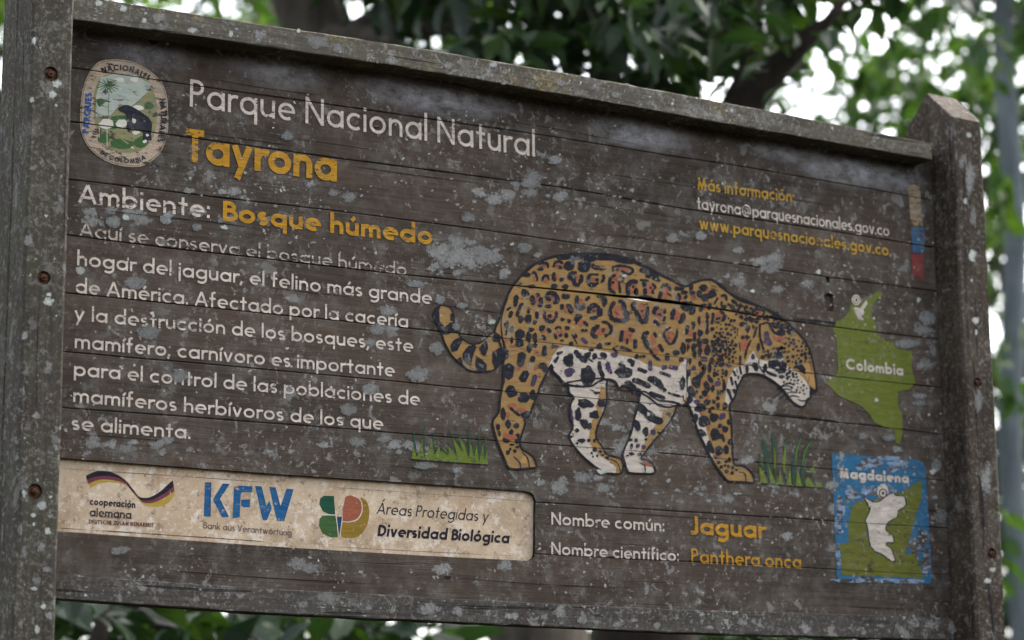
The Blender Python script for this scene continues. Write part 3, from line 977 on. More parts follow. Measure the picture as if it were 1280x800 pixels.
J.poly([(917.5, 460), (929.5, 457), (929.6, 468.8), (927, 472.5), (920.6, 486), (917, 497.3), (911.4, 506.5), (906, 502.5), (906.5, 495), (908, 485), (910, 473.8), (913.8, 467.5)], 'cream', .8, .4)
J.poly([(858.8, 450), (861, 466), (863.8, 482.5), (868, 495), (871, 510), (882.6, 535.7), (885.4, 548), (890.9, 564.6), (892.5, 577.5), (890, 574), (881.7, 557.8), (873.5, 540), (868, 524.7), (864, 512.4), (858.4, 503), (857.5, 482.5)], 'cream', .8, .5)
J.poly([(657, 519), (664, 509), (671.5, 491), (682, 467), (690, 447), (691, 455), (683, 468), (676, 483), (665, 511)], 'cream', .8, .6)
tI = tr(700, 470, 6.153)
J.poly([tI(p) for p in [(315, 70), (355, 100), (350, 180), (325, 240), (320, 310), (280, 380), (275, 470), (320, 540), (360, 605), (420, 620), (470, 650), (478, 740), (430, 750), (430, 700), (380, 655), (310, 610), (250, 560), (220, 480), (230, 420), (245, 340), (290, 300), (275, 230), (295, 160)]], 'tan', .8, .5)
J.poly([tI(p) for p in [(800, 260), (885, 245), (840, 335), (790, 415), (700, 515), (625, 605), (620, 580), (680, 450), (730, 380), (780, 340), (785, 290)]], 'tan', .8, .5)
J.poly([tI(p) for p in [(625, 655), (680, 655), (715, 700), (660, 692)]], 'orange', .8)

class Loc:
    g = 1.4
    """shapes given in the coordinates of one enlarged detail"""
    def __init__(s, x0, y0, k): s.f = tr(x0, y0, k); s.k = k
    def b(s, *L, key='black', layer=2):
        for t in L:
            x, y, rx, ry = t[:4]
            p = s.f((x, y))
            J.blob(p[0], p[1], rx * s.g / s.k, ry * s.g / s.k, t[4] if len(t) > 4 else 0, key, layer)
    def o(s, *L, key='orange'):
        g, s.g = s.g, .95
        s.b(*L, key=key, layer=1.4)
        s.g = g
    def s(s, w, *L, key='black', layer=2.0, taper=.75):
        for pts in L: J.stroke([s.f(p) for p in pts], w * (1.0 if key == 'ink' else s.g) / s.k, key, layer, taper)
A_ = Loc(610, 310, 8)
A_.o((550, 185, 30, 25), (700, 172, 34, 28), (462, 308, 18, 28), (578, 328, 26, 24), (875, 300, 38, 34), (1060, 320, 40, 32), (485, 530, 26, 42), (635, 500, 38, 36), (925, 540, 30, 42), (1055, 632, 34, 30), (615, 690, 40, 34), (785, 620, 30, 35), (925, 740, 35, 30), (690, 295, 20, 25))
A_.b((760, 92, 62, 20), (880, 95, 52, 22), (1015, 97, 46, 28), (525, 212, 22, 14), (720, 195, 15, 15), (812, 172, 42, 38, -20), (955, 178, 52, 48), (385, 270, 30, 18), (365, 445, 32, 28), (600, 585, 28, 15), (1055, 700, 28, 15), (1055, 632, 16, 11), (405, 705, 28, 32), (325, 710, 24, 28), (468, 742, 16, 18), (615, 682, 15, 17), (740, 715, 16, 14), (810, 730, 16, 16), (660, 385, 22, 20), (770, 385, 25, 18), (435, 385, 30, 14), (870, 298, 10, 10))
A_.s(22, [(500, 160), (540, 150), (590, 160), (600, 195)], [(655, 190), (665, 150), (710, 135), (745, 155)], [(440, 255), (465, 245), (485, 290), (485, 330)], [(545, 330), (555, 285), (590, 280), (605, 320)])
A_.s(32, [(660, 250), (655, 290), (665, 330)], [(725, 270), (745, 290), (725, 330)], [(880, 245), (830, 260), (800, 290)], [(800, 290), (850, 320), (870, 365), (910, 370)], [(930, 270), (935, 310), (910, 355)])
A_.s(36, [(285, 480), (275, 530), (270, 580)], [(440, 480), (445, 530), (460, 560)], [(490, 458), (500, 482)], [(525, 500), (525, 550), (515, 585)], [(590, 455), (640, 450), (680, 480), (690, 530), (655, 550)], [(590, 460), (590, 500), (620, 520)])
A_.s(34, [(745, 470), (770, 490), (810, 480)], [(890, 480), (885, 540), (895, 590), (940, 600), (960, 560)], [(1010, 490), (980, 520)], [(1005, 645), (1020, 590), (1070, 575), (1110, 600)])
A_.s(26, [(350, 560), (325, 575), (300, 640), (285, 680)], [(225, 590), (190, 620)], [(405, 600), (402, 650)], [(570, 640), (560, 680), (590, 725), (640, 735), (680, 690), (680, 640)])
A_.s(38, [(235, 640), (215, 690)], [(485, 640), (490, 700)], [(740, 570), (735, 610)], [(790, 570), (820, 600), (830, 650)], [(880, 730), (900, 690), (935, 690)], [(960, 740), (990, 770)])
B_ = Loc(730, 310, 8)
B_.o((150, 182, 45, 16), (95, 320, 36, 32), (400, 215, 65, 28), (310, 360, 42, 68), (490, 400, 36, 52), (650, 410, 42, 52), (810, 455, 40, 62), (340, 640, 56, 72), (755, 660, 42, 52), (930, 670, 42, 52), (970, 505, 26, 26), (690, 270, 30, 16), (180, 505, 25, 22), (330, 275, 24, 34))
B_.o((575, 600, 42, 45), (590, 680, 28, 45))
B_.b((60, 95, 45, 26), (210, 95, 70, 24), (300, 100, 60, 20), (400, 120, 90, 21, 8), (125, 318, 14, 14), (155, 645, 25, 35), (580, 632, 11, 10), (748, 665, 14, 12), (330, 218, 12, 12), (290, 345, 10, 10), (520, 435, 20, 28), (490, 388, 10, 12), (665, 400, 10, 10), (685, 440, 14, 16), (640, 285, 28, 12, 20), (735, 318, 35, 14, 15), (1000, 445, 25, 15), (940, 500, 20, 35), (1015, 490, 15, 15), (160, 480, 30, 16), (200, 540, 25, 35), (620, 500, 60, 18, 5), (1075, 600, 30, 50), (1010, 575, 30, 26))
B_.s(24, [(85, 185), (105, 152), (170, 155), (225, 180), (190, 205), (110, 203), (85, 185)], [(190, 270), (195, 310), (170, 345)], [(60, 265), (140, 265)])
B_.s(30, [(60, 265), (40, 310), (50, 360), (100, 370), (140, 350)])
B_.s(20, [(290, 230), (290, 195), (340, 180), (420, 185), (480, 210), (480, 245), (440, 262), (390, 240), (375, 225)], [(360, 280), (395, 290), (380, 330), (350, 345), (355, 400), (360, 450)], [(680, 355), (710, 390), (700, 410)], [(560, 320), (600, 325), (640, 330)], [(830, 455), (870, 480)])
B_.s(25, [(310, 270), (265, 300), (255, 360), (260, 420), (310, 450)], [(770, 400), (790, 375), (830, 370), (855, 400), (855, 425)])
B_.s(36, [(530, 345), (480, 335), (440, 370), (435, 430), (445, 470)], [(590, 350), (610, 380)], [(605, 410), (610, 460)], [(770, 440), (750, 510)], [(560, 220), (630, 240), (740, 285)], [(910, 405), (990, 412)])
B_.s(34, [(300, 540), (260, 620), (270, 690), (310, 720), (400, 725), (430, 690), (400, 600), (390, 545), (350, 530)], [(510, 550), (480, 580), (520, 640), (560, 720), (610, 740), (630, 660), (635, 590)], [(740, 590), (700, 620), (705, 660)], [(805, 610), (805, 650)], [(805, 690), (795, 730)], [(700, 730), (750, 770)], [(900, 610), (885, 660), (880, 710)], [(990, 660), (990, 710), (950, 745)])
B_.s(9, [(310, 640), (350, 670)])
C_ = Loc(610, 390, 8); C_.g = 1.25
C_.o((715, 215, 36, 42), (930, 120, 30, 26), (245, 345, 50, 14), (190, 280, 26, 25), (480, 400, 25, 28), (1085, 205, 24, 30), (560, 190, 14, 20), (290, 570, 30, 25), (470, 560, 16, 30))
C_.b((185, 125, 20, 28), (310, 300, 35, 45), (235, 285, 15, 25), (430, 175, 30, 18), (405, 255, 25, 45), (470, 260, 20, 40), (410, 365, 24, 36), (470, 335, 24, 22), (540, 160, 25, 28), (720, 235, 14, 14), (738, 285, 18, 8), (790, 160, 20, 18), (875, 240, 15, 20), (960, 185, 30, 14), (645, 340, 14, 20), (685, 345, 22, 14), (830, 320, 18, 20))
C_.b((810, 485, 42, 55), (1065, 445, 22, 28), (1030, 380, 25, 14), (995, 620, 58, 85))
C_.b((815, 600, 42, 38), key='purple')
C_.s(38, [(240, 150), (235, 200)], [(595, 165), (620, 200)], [(540, 235), (570, 275)], [(665, 220), (680, 265)], [(775, 215), (785, 250)], [(1100, 145), (1060, 170), (1045, 230)], [(1050, 240), (1090, 250)])
C_.s(46, [(565, 345), (560, 430)], [(450, 450), (440, 490)], [(520, 530), (560, 540), (570, 590)], [(870, 390), (920, 450), (980, 490)])
C_.s(20, [(185, 180), (180, 230)], [(670, 170), (700, 150), (730, 165)], [(840, 225), (890, 320)], [(880, 120), (890, 70), (930, 55)], [(960, 105), (995, 140)])
C_.s(45, [(940, 265), (985, 310)], key='purple')
C_.s(82, [(315, 195), (320, 245)], [(205, 540), (205, 650)], taper=.95)
C_.s(70, [(340, 420), (320, 530)], [(380, 605), (340, 680)], [(225, 770), (240, 800)], taper=.85)
C_.s(60, [(470, 640), (445, 730)], key='purple')
C_.s(34, [(690, 420), (740, 400)], [(700, 450), (665, 500)], [(990, 420), (1010, 450)], [(1110, 500), (1120, 600)])
C_.s(12, [(630, 600), (700, 650), (770, 710), (860, 735), (980, 740)], [(1000, 460), (1050, 500)], [(700, 650), (740, 690)], [(790, 715), (830, 745)], [(880, 725), (940, 750)], key='ink')
D_ = Loc(730, 390, 8); D_.g = 1.18
D_.o((180, 190, 56, 42), (430, 250, 62, 72), (865, 245, 46, 56), (1065, 210, 30, 42), (1040, 335, 15, 28), (690, 280, 34, 62), (720, 380, 36, 45))
D_.b((195, 182, 15, 18), (990, 360, 20, 38), (915, 410, 22, 20), (240, 318, 30, 14), (150, 340, 30, 25), (525, 445, 20, 22), (580, 445, 30, 14), (1105, 260, 14, 35), (1105, 340, 18, 24))
D_.s(34, [(150, 135), (100, 165), (80, 220), (120, 250)], [(180, 100), (230, 110), (270, 160), (260, 210), (210, 240)], [(370, 350), (470, 390)], [(700, 210), (720, 250)], [(1035, 140), (1020, 220)], [(1090, 110), (1085, 160)], [(1080, 280), (1040, 295)])
D_.s(44, [(380, 190), (365, 290)], [(450, 170), (500, 190)], [(510, 280), (510, 360)], [(640, 205), (600, 230), (610, 290), (650, 370)], [(750, 330), (785, 390)], [(830, 420), (830, 480)])
D_.s(26, [(430, 270), (430, 320)], [(650, 365), (700, 440), (760, 485)], [(865, 155), (810, 190), (800, 240), (850, 320), (895, 300), (925, 230), (930, 170)], [(290, 360), (330, 410)])
D_.b((30, 430, 25, 30, 40), (105, 445, 18, 30, 20), (190, 430, 32, 25, 30), (395, 605, 80, 48), (980, 720, 20, 45), (970, 480, 25, 20))
D_.b((300, 432, 32, 22), key='purple')
D_.s(42, [(150, 520), (160, 580), (190, 650)], [(350, 520), (400, 550)], [(440, 480), (480, 500), (480, 540)], [(540, 570), (620, 600)], [(760, 605), (860, 640)])
D_.s(44, [(235, 505), (240, 560), (270, 610)], [(660, 490), (660, 580)], [(860, 550), (930, 565)], [(780, 560), (820, 550)], key='purple')
D_.s(62, [(520, 680), (640, 740)], [(650, 660), (720, 690), (780, 760)], [(430, 700), (500, 780), (560, 800)])
D_.s(10, [(1030, 470), (1025, 600), (1028, 800)], [(20, 460), (80, 500)], key='ink')
E_ = Loc(850, 340, 8); E_.g = 1.45
E_.o((135, 255, 30, 40), (270, 180, 24, 30), (260, 350, 30, 30), (110, 600, 25, 30), (220, 500, 20, 18), (385, 430, 36, 30), (760, 410, 30, 25), (235, 760, 26, 34), (640, 720, 40, 60), (80, 740, 22, 30))
E_.b((230, 155, 30, 25), (190, 215, 18, 28), (255, 260, 32, 30), (35, 205, 25, 15), (55, 250, 12, 12), (105, 150, 20, 25), (120, 210, 20, 18), (320, 220, 30, 30), (65, 340, 45, 38), (125, 370, 22, 42), (540, 300, 25, 14, 35), (600, 345, 15, 18), (580, 380, 15, 15), (655, 355, 16, 16), (665, 410, 18, 18), (620, 410, 12, 15), (415, 325, 10, 22), (365, 360, 10, 18), (25, 450, 18, 40, 15), (130, 535, 16, 30), (270, 440, 14, 25), (270, 510, 14, 30), (190, 490, 12, 30), (200, 610, 20, 25), (270, 590, 14, 25), (322, 570, 18, 15), (615, 520, 18, 22), (675, 565, 15, 22), (85, 685, 26, 14), (145, 640, 12, 30), (35, 770, 18, 40), (130, 760, 14, 30), (185, 705, 16, 35), (250, 690, 26, 18), (200, 785, 14, 18), (270, 770, 16, 36), (440, 350, 20, 16), (230, 330, 24, 10), (700, 470, 12, 20), (730, 550, 10, 18), (790, 465, 14, 16), (665, 470, 14, 16), (765, 500, 16, 10), (610, 450, 16, 12), (625, 655, 14, 14), (680, 655, 12, 12))
E_.s(22, [(410, 240), (450, 235), (465, 285)], [(475, 320), (520, 350), (550, 400)], [(375, 260), (340, 320)], [(330, 410), (325, 470), (315, 520)], [(400, 390), (440, 430), (430, 490)], [(760, 560), (745, 630)])
E_.s(36, [(220, 350), (200, 390)], [(300, 320), (285, 370)], [(75, 540), (70, 600)])
E_.s(11, [(310, 135), (360, 150)], [(305, 160), (380, 190)], [(715, 420), (720, 380), (770, 365), (800, 375)], [(575, 560), (570, 640)], [(590, 700), (600, 790)], [(700, 690), (670, 760)], key='ink')
J.dots([E_.f(p) for p in [(440, 430), (540, 470), (560, 560), (555, 800), (330, 800), (330, 620), (420, 560), (460, 480)]], 3.9, .8, 1.5, layer=2.3)
J.dots([E_.f(p) for p in [(560, 300), (700, 360), (790, 420), (790, 480), (640, 480), (560, 430)]], 4.2, .8, 1.5, layer=2.3)
J.dots([E_.f(p) for p in [(350, 460), (420, 450), (410, 580), (350, 570)]], 3.6, .7, 1.2, layer=2.3)
F_ = Loc(840, 420, 8); F_.g = 1.4
F_.o((300, 330, 20, 26), (310, 120, 30, 26), (165, 115, 14, 26), (400, 480, 22, 20), (200, 480, 14, 28), (310, 470, 16, 20), (355, 610, 30, 26), (480, 180, 50, 14))
F_.b((108, 120, 20, 40), (155, 115, 8, 28), (40, 170, 25, 22), (215, 115, 14, 30), (270, 75, 18, 35), (330, 50, 25, 18), (275, 165, 16, 32), (355, 145, 22, 38), (225, 185, 14, 28), (395, 240, 16, 20), (475, 155, 18, 12), (480, 235, 28, 22), (180, 250, 12, 28), (280, 275, 15, 22), (320, 330, 18, 35), (375, 320, 14, 40), (290, 385, 18, 24), (250, 460, 32, 55), (380, 430, 16, 35, -30), (350, 500, 20, 45, -25), (405, 525, 18, 25), (540, 370, 14, 28), (520, 500, 12, 35), (325, 570, 22, 25), (190, 560, 28, 50, -15), (460, 565, 10, 22), (495, 560, 14, 20), (350, 660, 24, 24), (290, 715, 40, 30), (455, 695, 16, 22), (400, 725, 15, 12), (525, 705, 18, 30), (455, 625, 16, 16), (415, 655, 14, 16), (425, 380, 16, 24), (660, 415, 8, 16), (745, 330, 10, 25), (620, 550, 10, 20), (925, 320, 14, 28), (105, 470, 22, 45), (165, 370, 16, 34), (175, 640, 22, 26), (205, 455, 10, 18), (245, 560, 12, 14), (290, 610, 14, 14))
F_.b((320, 230, 28, 20, 30), (218, 320, 16, 18), (450, 475, 22, 24), (250, 660, 22, 18), (570, 300, 18, 12), key='purple')
F_.s(24, [(610, 350), (635, 400)], [(585, 410), (605, 490)], [(630, 450), (650, 520)], [(550, 530), (575, 580), (595, 640)], [(680, 200), (680, 290)], [(675, 310), (690, 380)])
F_.s(42, [(815, 275), (845, 330)])
F_.s(12, [(645, 330), (650, 355)], [(110, 590), (115, 640), (160, 700)], [(155, 380), (150, 470), (150, 540)], [(0, 590), (50, 605), (110, 603)], [(870, 230), (868, 300), (930, 390)], key='ink')
J.dots([F_.f(p) for p in [(400, 30), (620, 60), (640, 250), (540, 290), (400, 280), (390, 120)]], 3.9, .8, 1.5, layer=2.3)
J.dots([F_.f(p) for p in [(400, 290), (520, 290), (510, 460), (440, 440)]], 4.2, .8, 1.3, layer=2.3)
G_ = Loc(840, 500, 7.273); G_.g = 1.4
G_.o((270, 130, 18, 14), (440, 300, 26, 40), (420, 520, 30, 12), (330, 240, 18, 30))
G_.b((255, 75, 35, 30), (290, 190, 40, 38), (380, 160, 28, 32), (435, 235, 14, 18), (480, 265, 22, 24), (390, 315, 32, 38), (460, 345, 12, 30, -20), (425, 460, 25, 30), (490, 450, 20, 30), (345, 430, 25, 40, -20), (270, 300, 35, 22, 30), (215, 165, 14, 35), (525, 385, 14, 22), (515, 200, 14, 18), (365, 72, 14, 12), (340, 100, 12, 15), (395, 525, 10, 8), (422, 567, 12, 12), (445, 610, 12, 12), (490, 560, 12, 12), (520, 545, 12, 18), (515, 605, 12, 12), (480, 595, 12, 8), (495, 650, 14, 12), (545, 662, 14, 12), (550, 615, 10, 14), (585, 637, 10, 8))
G_.b((455, 150, 22, 24), key='purple')
G_.s(10, [(610, 655), (660, 670), (670, 745)], key='ink')
H_ = Loc(600, 480, 6.664); H_.g = 1.15
H_.o((270, 180, 40, 22), (340, 215, 50, 16), (260, 440, 50, 30), (210, 430, 24, 30), (230, 260, 24, 30))
H_.b((262, 60, 38, 45), (360, 115, 40, 38), (440, 90, 24, 38), (190, 250, 20, 42), (235, 335, 20, 38, -10), (300, 350, 20, 20), (148, 360, 16, 28), (258, 400, 18, 24), (215, 470, 26, 16, 20), (385, 255, 38, 25), (265, 505, 18, 10), (310, 525, 16, 10), (230, 570, 16, 18), (288, 560, 14, 14), (250, 543, 10, 10), (160, 410, 10, 20))
H_.s(40, [(312, 420), (305, 490)])
H_.s(20, [(250, 200), (300, 240), (330, 265)])
H_.s(10, [(280, 605), (325, 650), (340, 705)], [(350, 570), (395, 620), (410, 695)], key='ink')
H_.b((360, 630, 24, 36), key='nose', layer=1.5)
I_ = Loc(700, 470, 6.153); I_.g = 1.1
I_.b((190, 210, 52, 34, 10), (137, 295, 22, 45), (262, 300, 38, 30), (185, 365, 30, 38, -30), (225, 385, 20, 22), (130, 420, 16, 16), (165, 495, 28, 14), (82, 468, 10, 12), (132, 517, 8, 10), (220, 495, 14, 12), (265, 498, 10, 14), (265, 565, 15, 18), (307, 580, 12, 12), (243, 592, 8, 8), (285, 612, 8, 10), (325, 607, 12, 8), (360, 628, 14, 10), (252, 620, 6, 8), (320, 210, 35, 28), (590, 380, 25, 40, -15), (660, 430, 22, 30), (548, 540, 12, 22), (597, 537, 15, 15), (540, 492, 18, 10), (585, 495, 12, 14), (550, 598, 18, 12), (517, 613, 12, 6), (755, 435, 12, 8), (660, 487, 10, 10), (708, 495, 8, 10), (615, 600, 14, 14), (690, 215, 8, 8), (835, 290, 18, 14))
I_.b((715, 430, 18, 22), (640, 545, 14, 18), key='purple')
I_.s(58, [(215, 75), (280, 95), (275, 130)], [(600, 225), (660, 280), (720, 330), (780, 350)], [(505, 55), (570, 90)])
I_.s(22, [(80, 250), (88, 320), (95, 390)], key='purple')
I_.b((678, 293, 12, 14), key='cream', layer=2.8)
I_.s(42, [(690, 130), (800, 170)], [(560, 30), (690, 80)], [(680, 20), (810, 110)])
I_.s(20, [(830, 195), (920, 215)], [(830, 130), (920, 155)])
I_.s(9, [(390, 640), (440, 670), (465, 740)], [(615, 670), (650, 690), (655, 740)], key='ink')
K_ = Loc(930, 380, 5.926); K_.g = 1.6
K_.b((235, 160, 35, 13, 15), (275, 215, 22, 16), (300, 165, 25, 12, 20), (345, 205, 16, 14), (165, 100, 18, 10), (230, 100, 25, 11, 20), (28, 180, 10, 20), (20, 245, 8, 12), (60, 120, 10, 14), (95, 130, 8, 10), (250, 380, 20, 16), (190, 380, 10, 12), (265, 330, 25, 8), (105, 320, 8, 20), (140, 395, 10, 12), (20, 70, 12, 12))
K_.b((225, 440, 22, 20), (290, 460, 18, 16), (255, 445, 14, 14), (22, 480, 10, 20), (270, 500, 18, 13), (155, 475, 12, 20), (200, 520, 30, 9, 25), (275, 540, 12, 10), (65, 390, 10, 14), (185, 445, 7, 20))
K_.o((110, 70, 26, 18), (250, 250, 40, 30), (20, 290, 24, 40))
K_.s(34, [(75, 445), (92, 490)])
K_.s(17, [(115, 150), (118, 250), (145, 340)], [(120, 150), (180, 140), (200, 180), (240, 225), (290, 225)], [(60, 60), (100, 40), (150, 60), (110, 110)], [(50, 270), (20, 330), (5, 400)], key='ink')
K_.s(15, [(92, 170), (70, 250)], [(450, 515), (400, 470), (370, 470)])
K_.s(28, [(165, 210), (170, 260), (195, 300)], key='purple', layer=2.3)
J.dots([K_.f(p) for p in [(305, 245), (420, 265), (470, 330), (492, 390), (490, 435), (400, 425), (340, 440), (300, 400), (295, 330)]], 4.3, .8, 1.5, layer=2.3)
J.dots([K_.f(p) for p in [(300, 490), (400, 545), (470, 630), (450, 690), (390, 650), (290, 580)]], 3.9, .7, 1.15, layer=2.3)
J.dots([K_.f(p) for p in [(0, 20), (100, 10), (240, 60), (380, 190), (330, 180), (200, 130), (60, 110), (10, 150)]], 4.6, .8, 1.5, layer=2.3)
J.poly([K_.f(p) for p in [(440, 450), (498, 442), (535, 590), (530, 635), (470, 590), (450, 520)]], 'nose', 1.5)
J.poly([K_.f(p) for p in [(482, 608), (532, 640), (508, 668), (486, 652)]], 'ink', 2.2)
K_.s(30, [(380, 436), (415, 462), (448, 494)], key='ink', layer=2.4)
J.dots([K_.f(p) for p in [(190, 430), (290, 420), (330, 470), (400, 530), (330, 560), (270, 500), (200, 480)]], 4.0, .9, 1.5, layer=2.35)
J.dots([K_.f(p) for p in [(120, 350), (200, 330), (290, 320), (300, 400), (190, 410)]], 4.4, .9, 1.5, layer=2.35)
K_.s(9, [(300, 650), (250, 600), (180, 552)], [(490, 440), (500, 500)], key='ink', layer=2.4)
K_.b((402, 446, 8, 8), key='eye', layer=2.8)
K_.s(5, [(450, 512), (510, 516)], [(470, 590), (480, 540)], key='ink', layer=2.4)
K_.s(11, [(395, 705), (430, 718), (480, 710)], [(375, 600), (310, 590), (240, 635)], [(355, 640), (290, 632), (228, 692)], [(400, 660), (330, 655), (240, 720)], [(410, 690), (350, 682), (290, 722)], [(360, 615), (290, 608), (250, 640)], key='ink', layer=2.6, taper=.35)
# tail bands
for pts in ([(120, 100), (150, 95), (135, 130), (140, 230), (170, 260), (185, 285), (205, 265), (240, 240), (272, 240), (290, 300), (315, 345), (250, 335), (215, 350), (165, 352), (130, 270), (87, 210), (92, 150)],
            [(240, 160), (265, 160), (272, 230), (240, 225)], [(235, 450), (270, 400), (320, 375), (360, 400), (330, 440), (300, 500), (250, 510)],
            [(350, 520), (400, 455), (460, 440), (475, 470), (440, 560), (425, 640), (380, 610), (350, 570)], [(500, 480), (540, 420), (575, 400), (580, 480), (560, 540), (530, 540)],
            [(470, 545), (530, 580), (565, 620), (570, 685), (475, 680), (465, 620)], [(620, 380), (640, 340), (700, 370), (690, 420), (630, 415)],
            [(620, 510), (680, 470), (740, 460), (775, 510), (760, 570), (720, 590), (690, 610), (640, 660), (620, 600)], [(290, 590), (330, 550), (360, 630), (320, 615)]):
    J.poly([tD(p) for p in pts], 'black', 2, .4)
J.stroke([tD(p) for p in [(760, 20), (720, 130), (700, 230), (705, 340), (722, 460), (728, 600)]], 1.6, 'ink', 2.4)
# outlines
def outline(pts, w):
    J.stroke(pts, w, 'ink', 2.7, 1, .3, closed=True)
outline(BODY, 2.5); outline(FARH, 2.2); outline(FARF, 2.2); outline(TAIL, 1.7)
J.stroke([(639.5, 358.6), (653, 343), (671, 328.5), (702, 319), (759, 318.5), (798, 330), (836, 349), (854, 358.5)], 3.2, 'ink', 2.9, .7)
J.stroke([(866, 354), (889, 350), (913, 367.5), (953, 385), (985, 405)], 2.6, 'ink', 2.9, .6)
jag = J.finish('jaguar_painting', sign)
jag['label'] = 'painted spotted jaguar walking to the right'

# ------------------------------------------------------------------ painted grass tufts
G1 = Art(-.0003, 3)
g = tr(500, 530, 9.143)
G1.poly([g(p) for p in [(130, 400), (155, 230), (185, 370), (200, 370), (262, 150), (275, 370), (300, 330), (375, 180), (390, 360), (445, 260), (465, 330), (500, 270), (555, 345), (560, 250), (600, 310), (650, 350), (590, 130), (680, 270), (715, 310), (665, 125), (735, 230), (780, 380), (795, 170), (850, 370), (875, 230), (905, 420), (950, 230), (965, 400), (1000, 290), (1005, 465)]], 'grass_light', 0)
for pts, w in (([(165, 60), (160, 180), (190, 360)], 22), ([(285, 10), (268, 200), (280, 380)], 24), ([(395, 60), (380, 200), (395, 350)], 20), ([(545, 50), (600, 140), (640, 200)], 20), ([(635, 40), (700, 160), (745, 240)], 18), ([(780, 30), (790, 200), (785, 380)], 26), ([(545, 200), (600, 280), (650, 360)], 16), ([(460, 240), (500, 310), (555, 350)], 18), ([(650, 180), (690, 260), (715, 310)], 18), ([(830, 190), (840, 280), (850, 370)], 22), ([(895, 80), (905, 250), (905, 430)], 24), ([(975, 110), (970, 260), (965, 400)], 20), ([(1010, 210), (1000, 330)], 14), ([(450, 240), (400, 330)], 10), ([(700, 160), (760, 260)], 10)):
    G1.stroke([g(p) for p in pts], w / 9.143, 'grass_dark', 1, .3)
G1.stroke([g(p) for p in [(125, 402), (450, 430), (1005, 468)]], 1.3, 'ink', 1.5, 1)
G1.finish('painted_grass', sign)
G2 = Art(-.0003, 4)
g = tr(930, 540, 10)
for pts in ([(185, 445), (215, 450), (300, 640), (205, 640)], [(300, 400), (400, 650), (335, 650)], [(445, 455), (485, 660), (425, 655)], [(515, 150), (525, 250), (515, 520), (490, 490), (475, 380)], [(575, 440), (595, 670), (525, 665)], [(670, 470), (730, 680), (640, 675)], [(890, 380), (865, 530), (810, 500)], [(800, 560), (890, 690), (770, 685), (765, 600)], [(960, 600), (980, 695), (890, 690), (930, 630)], [(375, 200), (395, 280), (395, 450), (370, 460)], [(200, 290), (240, 430), (215, 400)]):
    G2.poly([g(p) for p in pts], 'grass_light', .6)
for pts, w in (([(230, 90), (270, 230), (300, 400), (320, 620)], 70), ([(355, 0), (375, 200), (400, 640)], 46), ([(525, 60), (505, 300), (515, 640)], 34), ([(720, 60), (650, 250), (620, 450), (625, 670)], 60), ([(845, 100), (760, 260), (730, 450), (745, 680)], 50), ([(190, 270), (210, 400), (240, 470)], 40), ([(140, 350), (190, 440)], 12), ([(200, 20), (215, 60)], 12), ([(770, 490), (850, 560), (890, 660)], 16), ([(960, 570), (985, 690)], 10)):
    G2.stroke([g(p) for p in pts], w / 10, 'grass_dark', 0, .3)
for pts, w in (([(715, 80), (660, 220), (640, 420)], 14), ([(835, 120), (760, 250), (730, 440)], 14), ([(375, 220), (385, 450)], 12)):
    G2.stroke([g(p) for p in pts], w / 10, 'grass_light', 1.2, .3)
G2.stroke([g(p) for p in [(205, 640), (500, 668), (985, 700)]], 1.0, 'ink', 1.5, 1)
G2.finish('painted_grass', sign)

# ------------------------------------------------------------------ maps
C1 = Art(-.0003, 6)
g = tr(1020, 350, 3.81)
C1.poly([g(p) for p in [(290, 52), (310, 58), (316, 72), (290, 90), (275, 115), (260, 135), (265, 170), (280, 200), (290, 250), (320, 285), (370, 300), (395, 330), (460, 340), (455, 400), (460, 440), (475, 490), (440, 525), (390, 530), (390, 600), (410, 640), (412, 720), (400, 785), (378, 775), (375, 715), (340, 705), (280, 680), (255, 640), (215, 600), (165, 575), (105, 550), (50, 490), (60, 475), (95, 455), (105, 420), (100, 330), (95, 270), (80, 235), (100, 195), (130, 185), (155, 150), (165, 115), (205, 125), (240, 90), (270, 68)]], 'map_green', 0, .8)
C1.poly([g(p) for p in [(180, 130), (210, 135), (238, 95), (246, 112), (225, 140), (230, 160), (215, 170), (228, 192), (200, 185), (185, 155)]], 'map_white', 1, .4)
p = g((190, 95)); C1.blob(p[0], p[1], 5.6, 6.6, 0, 'map_white', 1.3, .04, 16); C1.blob(p[0], p[1], 4.0, 4.8, 0, 'map_dark', 1.6, .04, 16); C1.blob(p[0], p[1], 3.2, 3.9, 0, 'map_white', 1.9, .04, 14); C1.blob(p[0] + .3, p[1], 1.5, 1.9, 0, 'ink', 2.2, .04, 10)
put_text(C1, 'Colombia', (1057, 461.5), (1129, 469.8), 13.5, .2, 'map_white', sp=.07, layer=2)
C1.finish('country_map', sign)['label'] = 'olive green painted country map'
C2 = Art(-.0003, 7)
g = tr(1030, 560, 4.447)
C2.poly([g(p) for p in [(42, 30), (300, 48), (510, 63), (545, 78), (562, 105), (575, 300), (600, 725), (585, 755), (330, 746), (90, 735), (72, 715), (60, 450)]], 'blue', 0, .5)
C2.poly([g(p) for p in [(85, 530), (135, 530), (135, 420), (150, 330), (190, 295), (230, 290), (250, 300), (390, 250), (440, 245), (530, 180), (545, 200), (540, 280), (490, 440), (480, 500), (445, 590), (510, 590), (530, 650), (555, 725), (95, 705), (95, 600)]], 'map_dark', .8, .7)
WH = [(218, 268), (260, 295), (300, 300), (340, 270), (380, 250), (400, 265), (445, 270), (452, 320), (410, 350), (405, 385), (360, 410), (340, 450), (360, 470), (380, 490), (385, 525), (350, 525), (345, 540), (370, 560), (395, 625), (375, 630), (320, 590), (285, 575), (255, 540), (240, 440), (230, 400), (255, 340), (235, 300)]
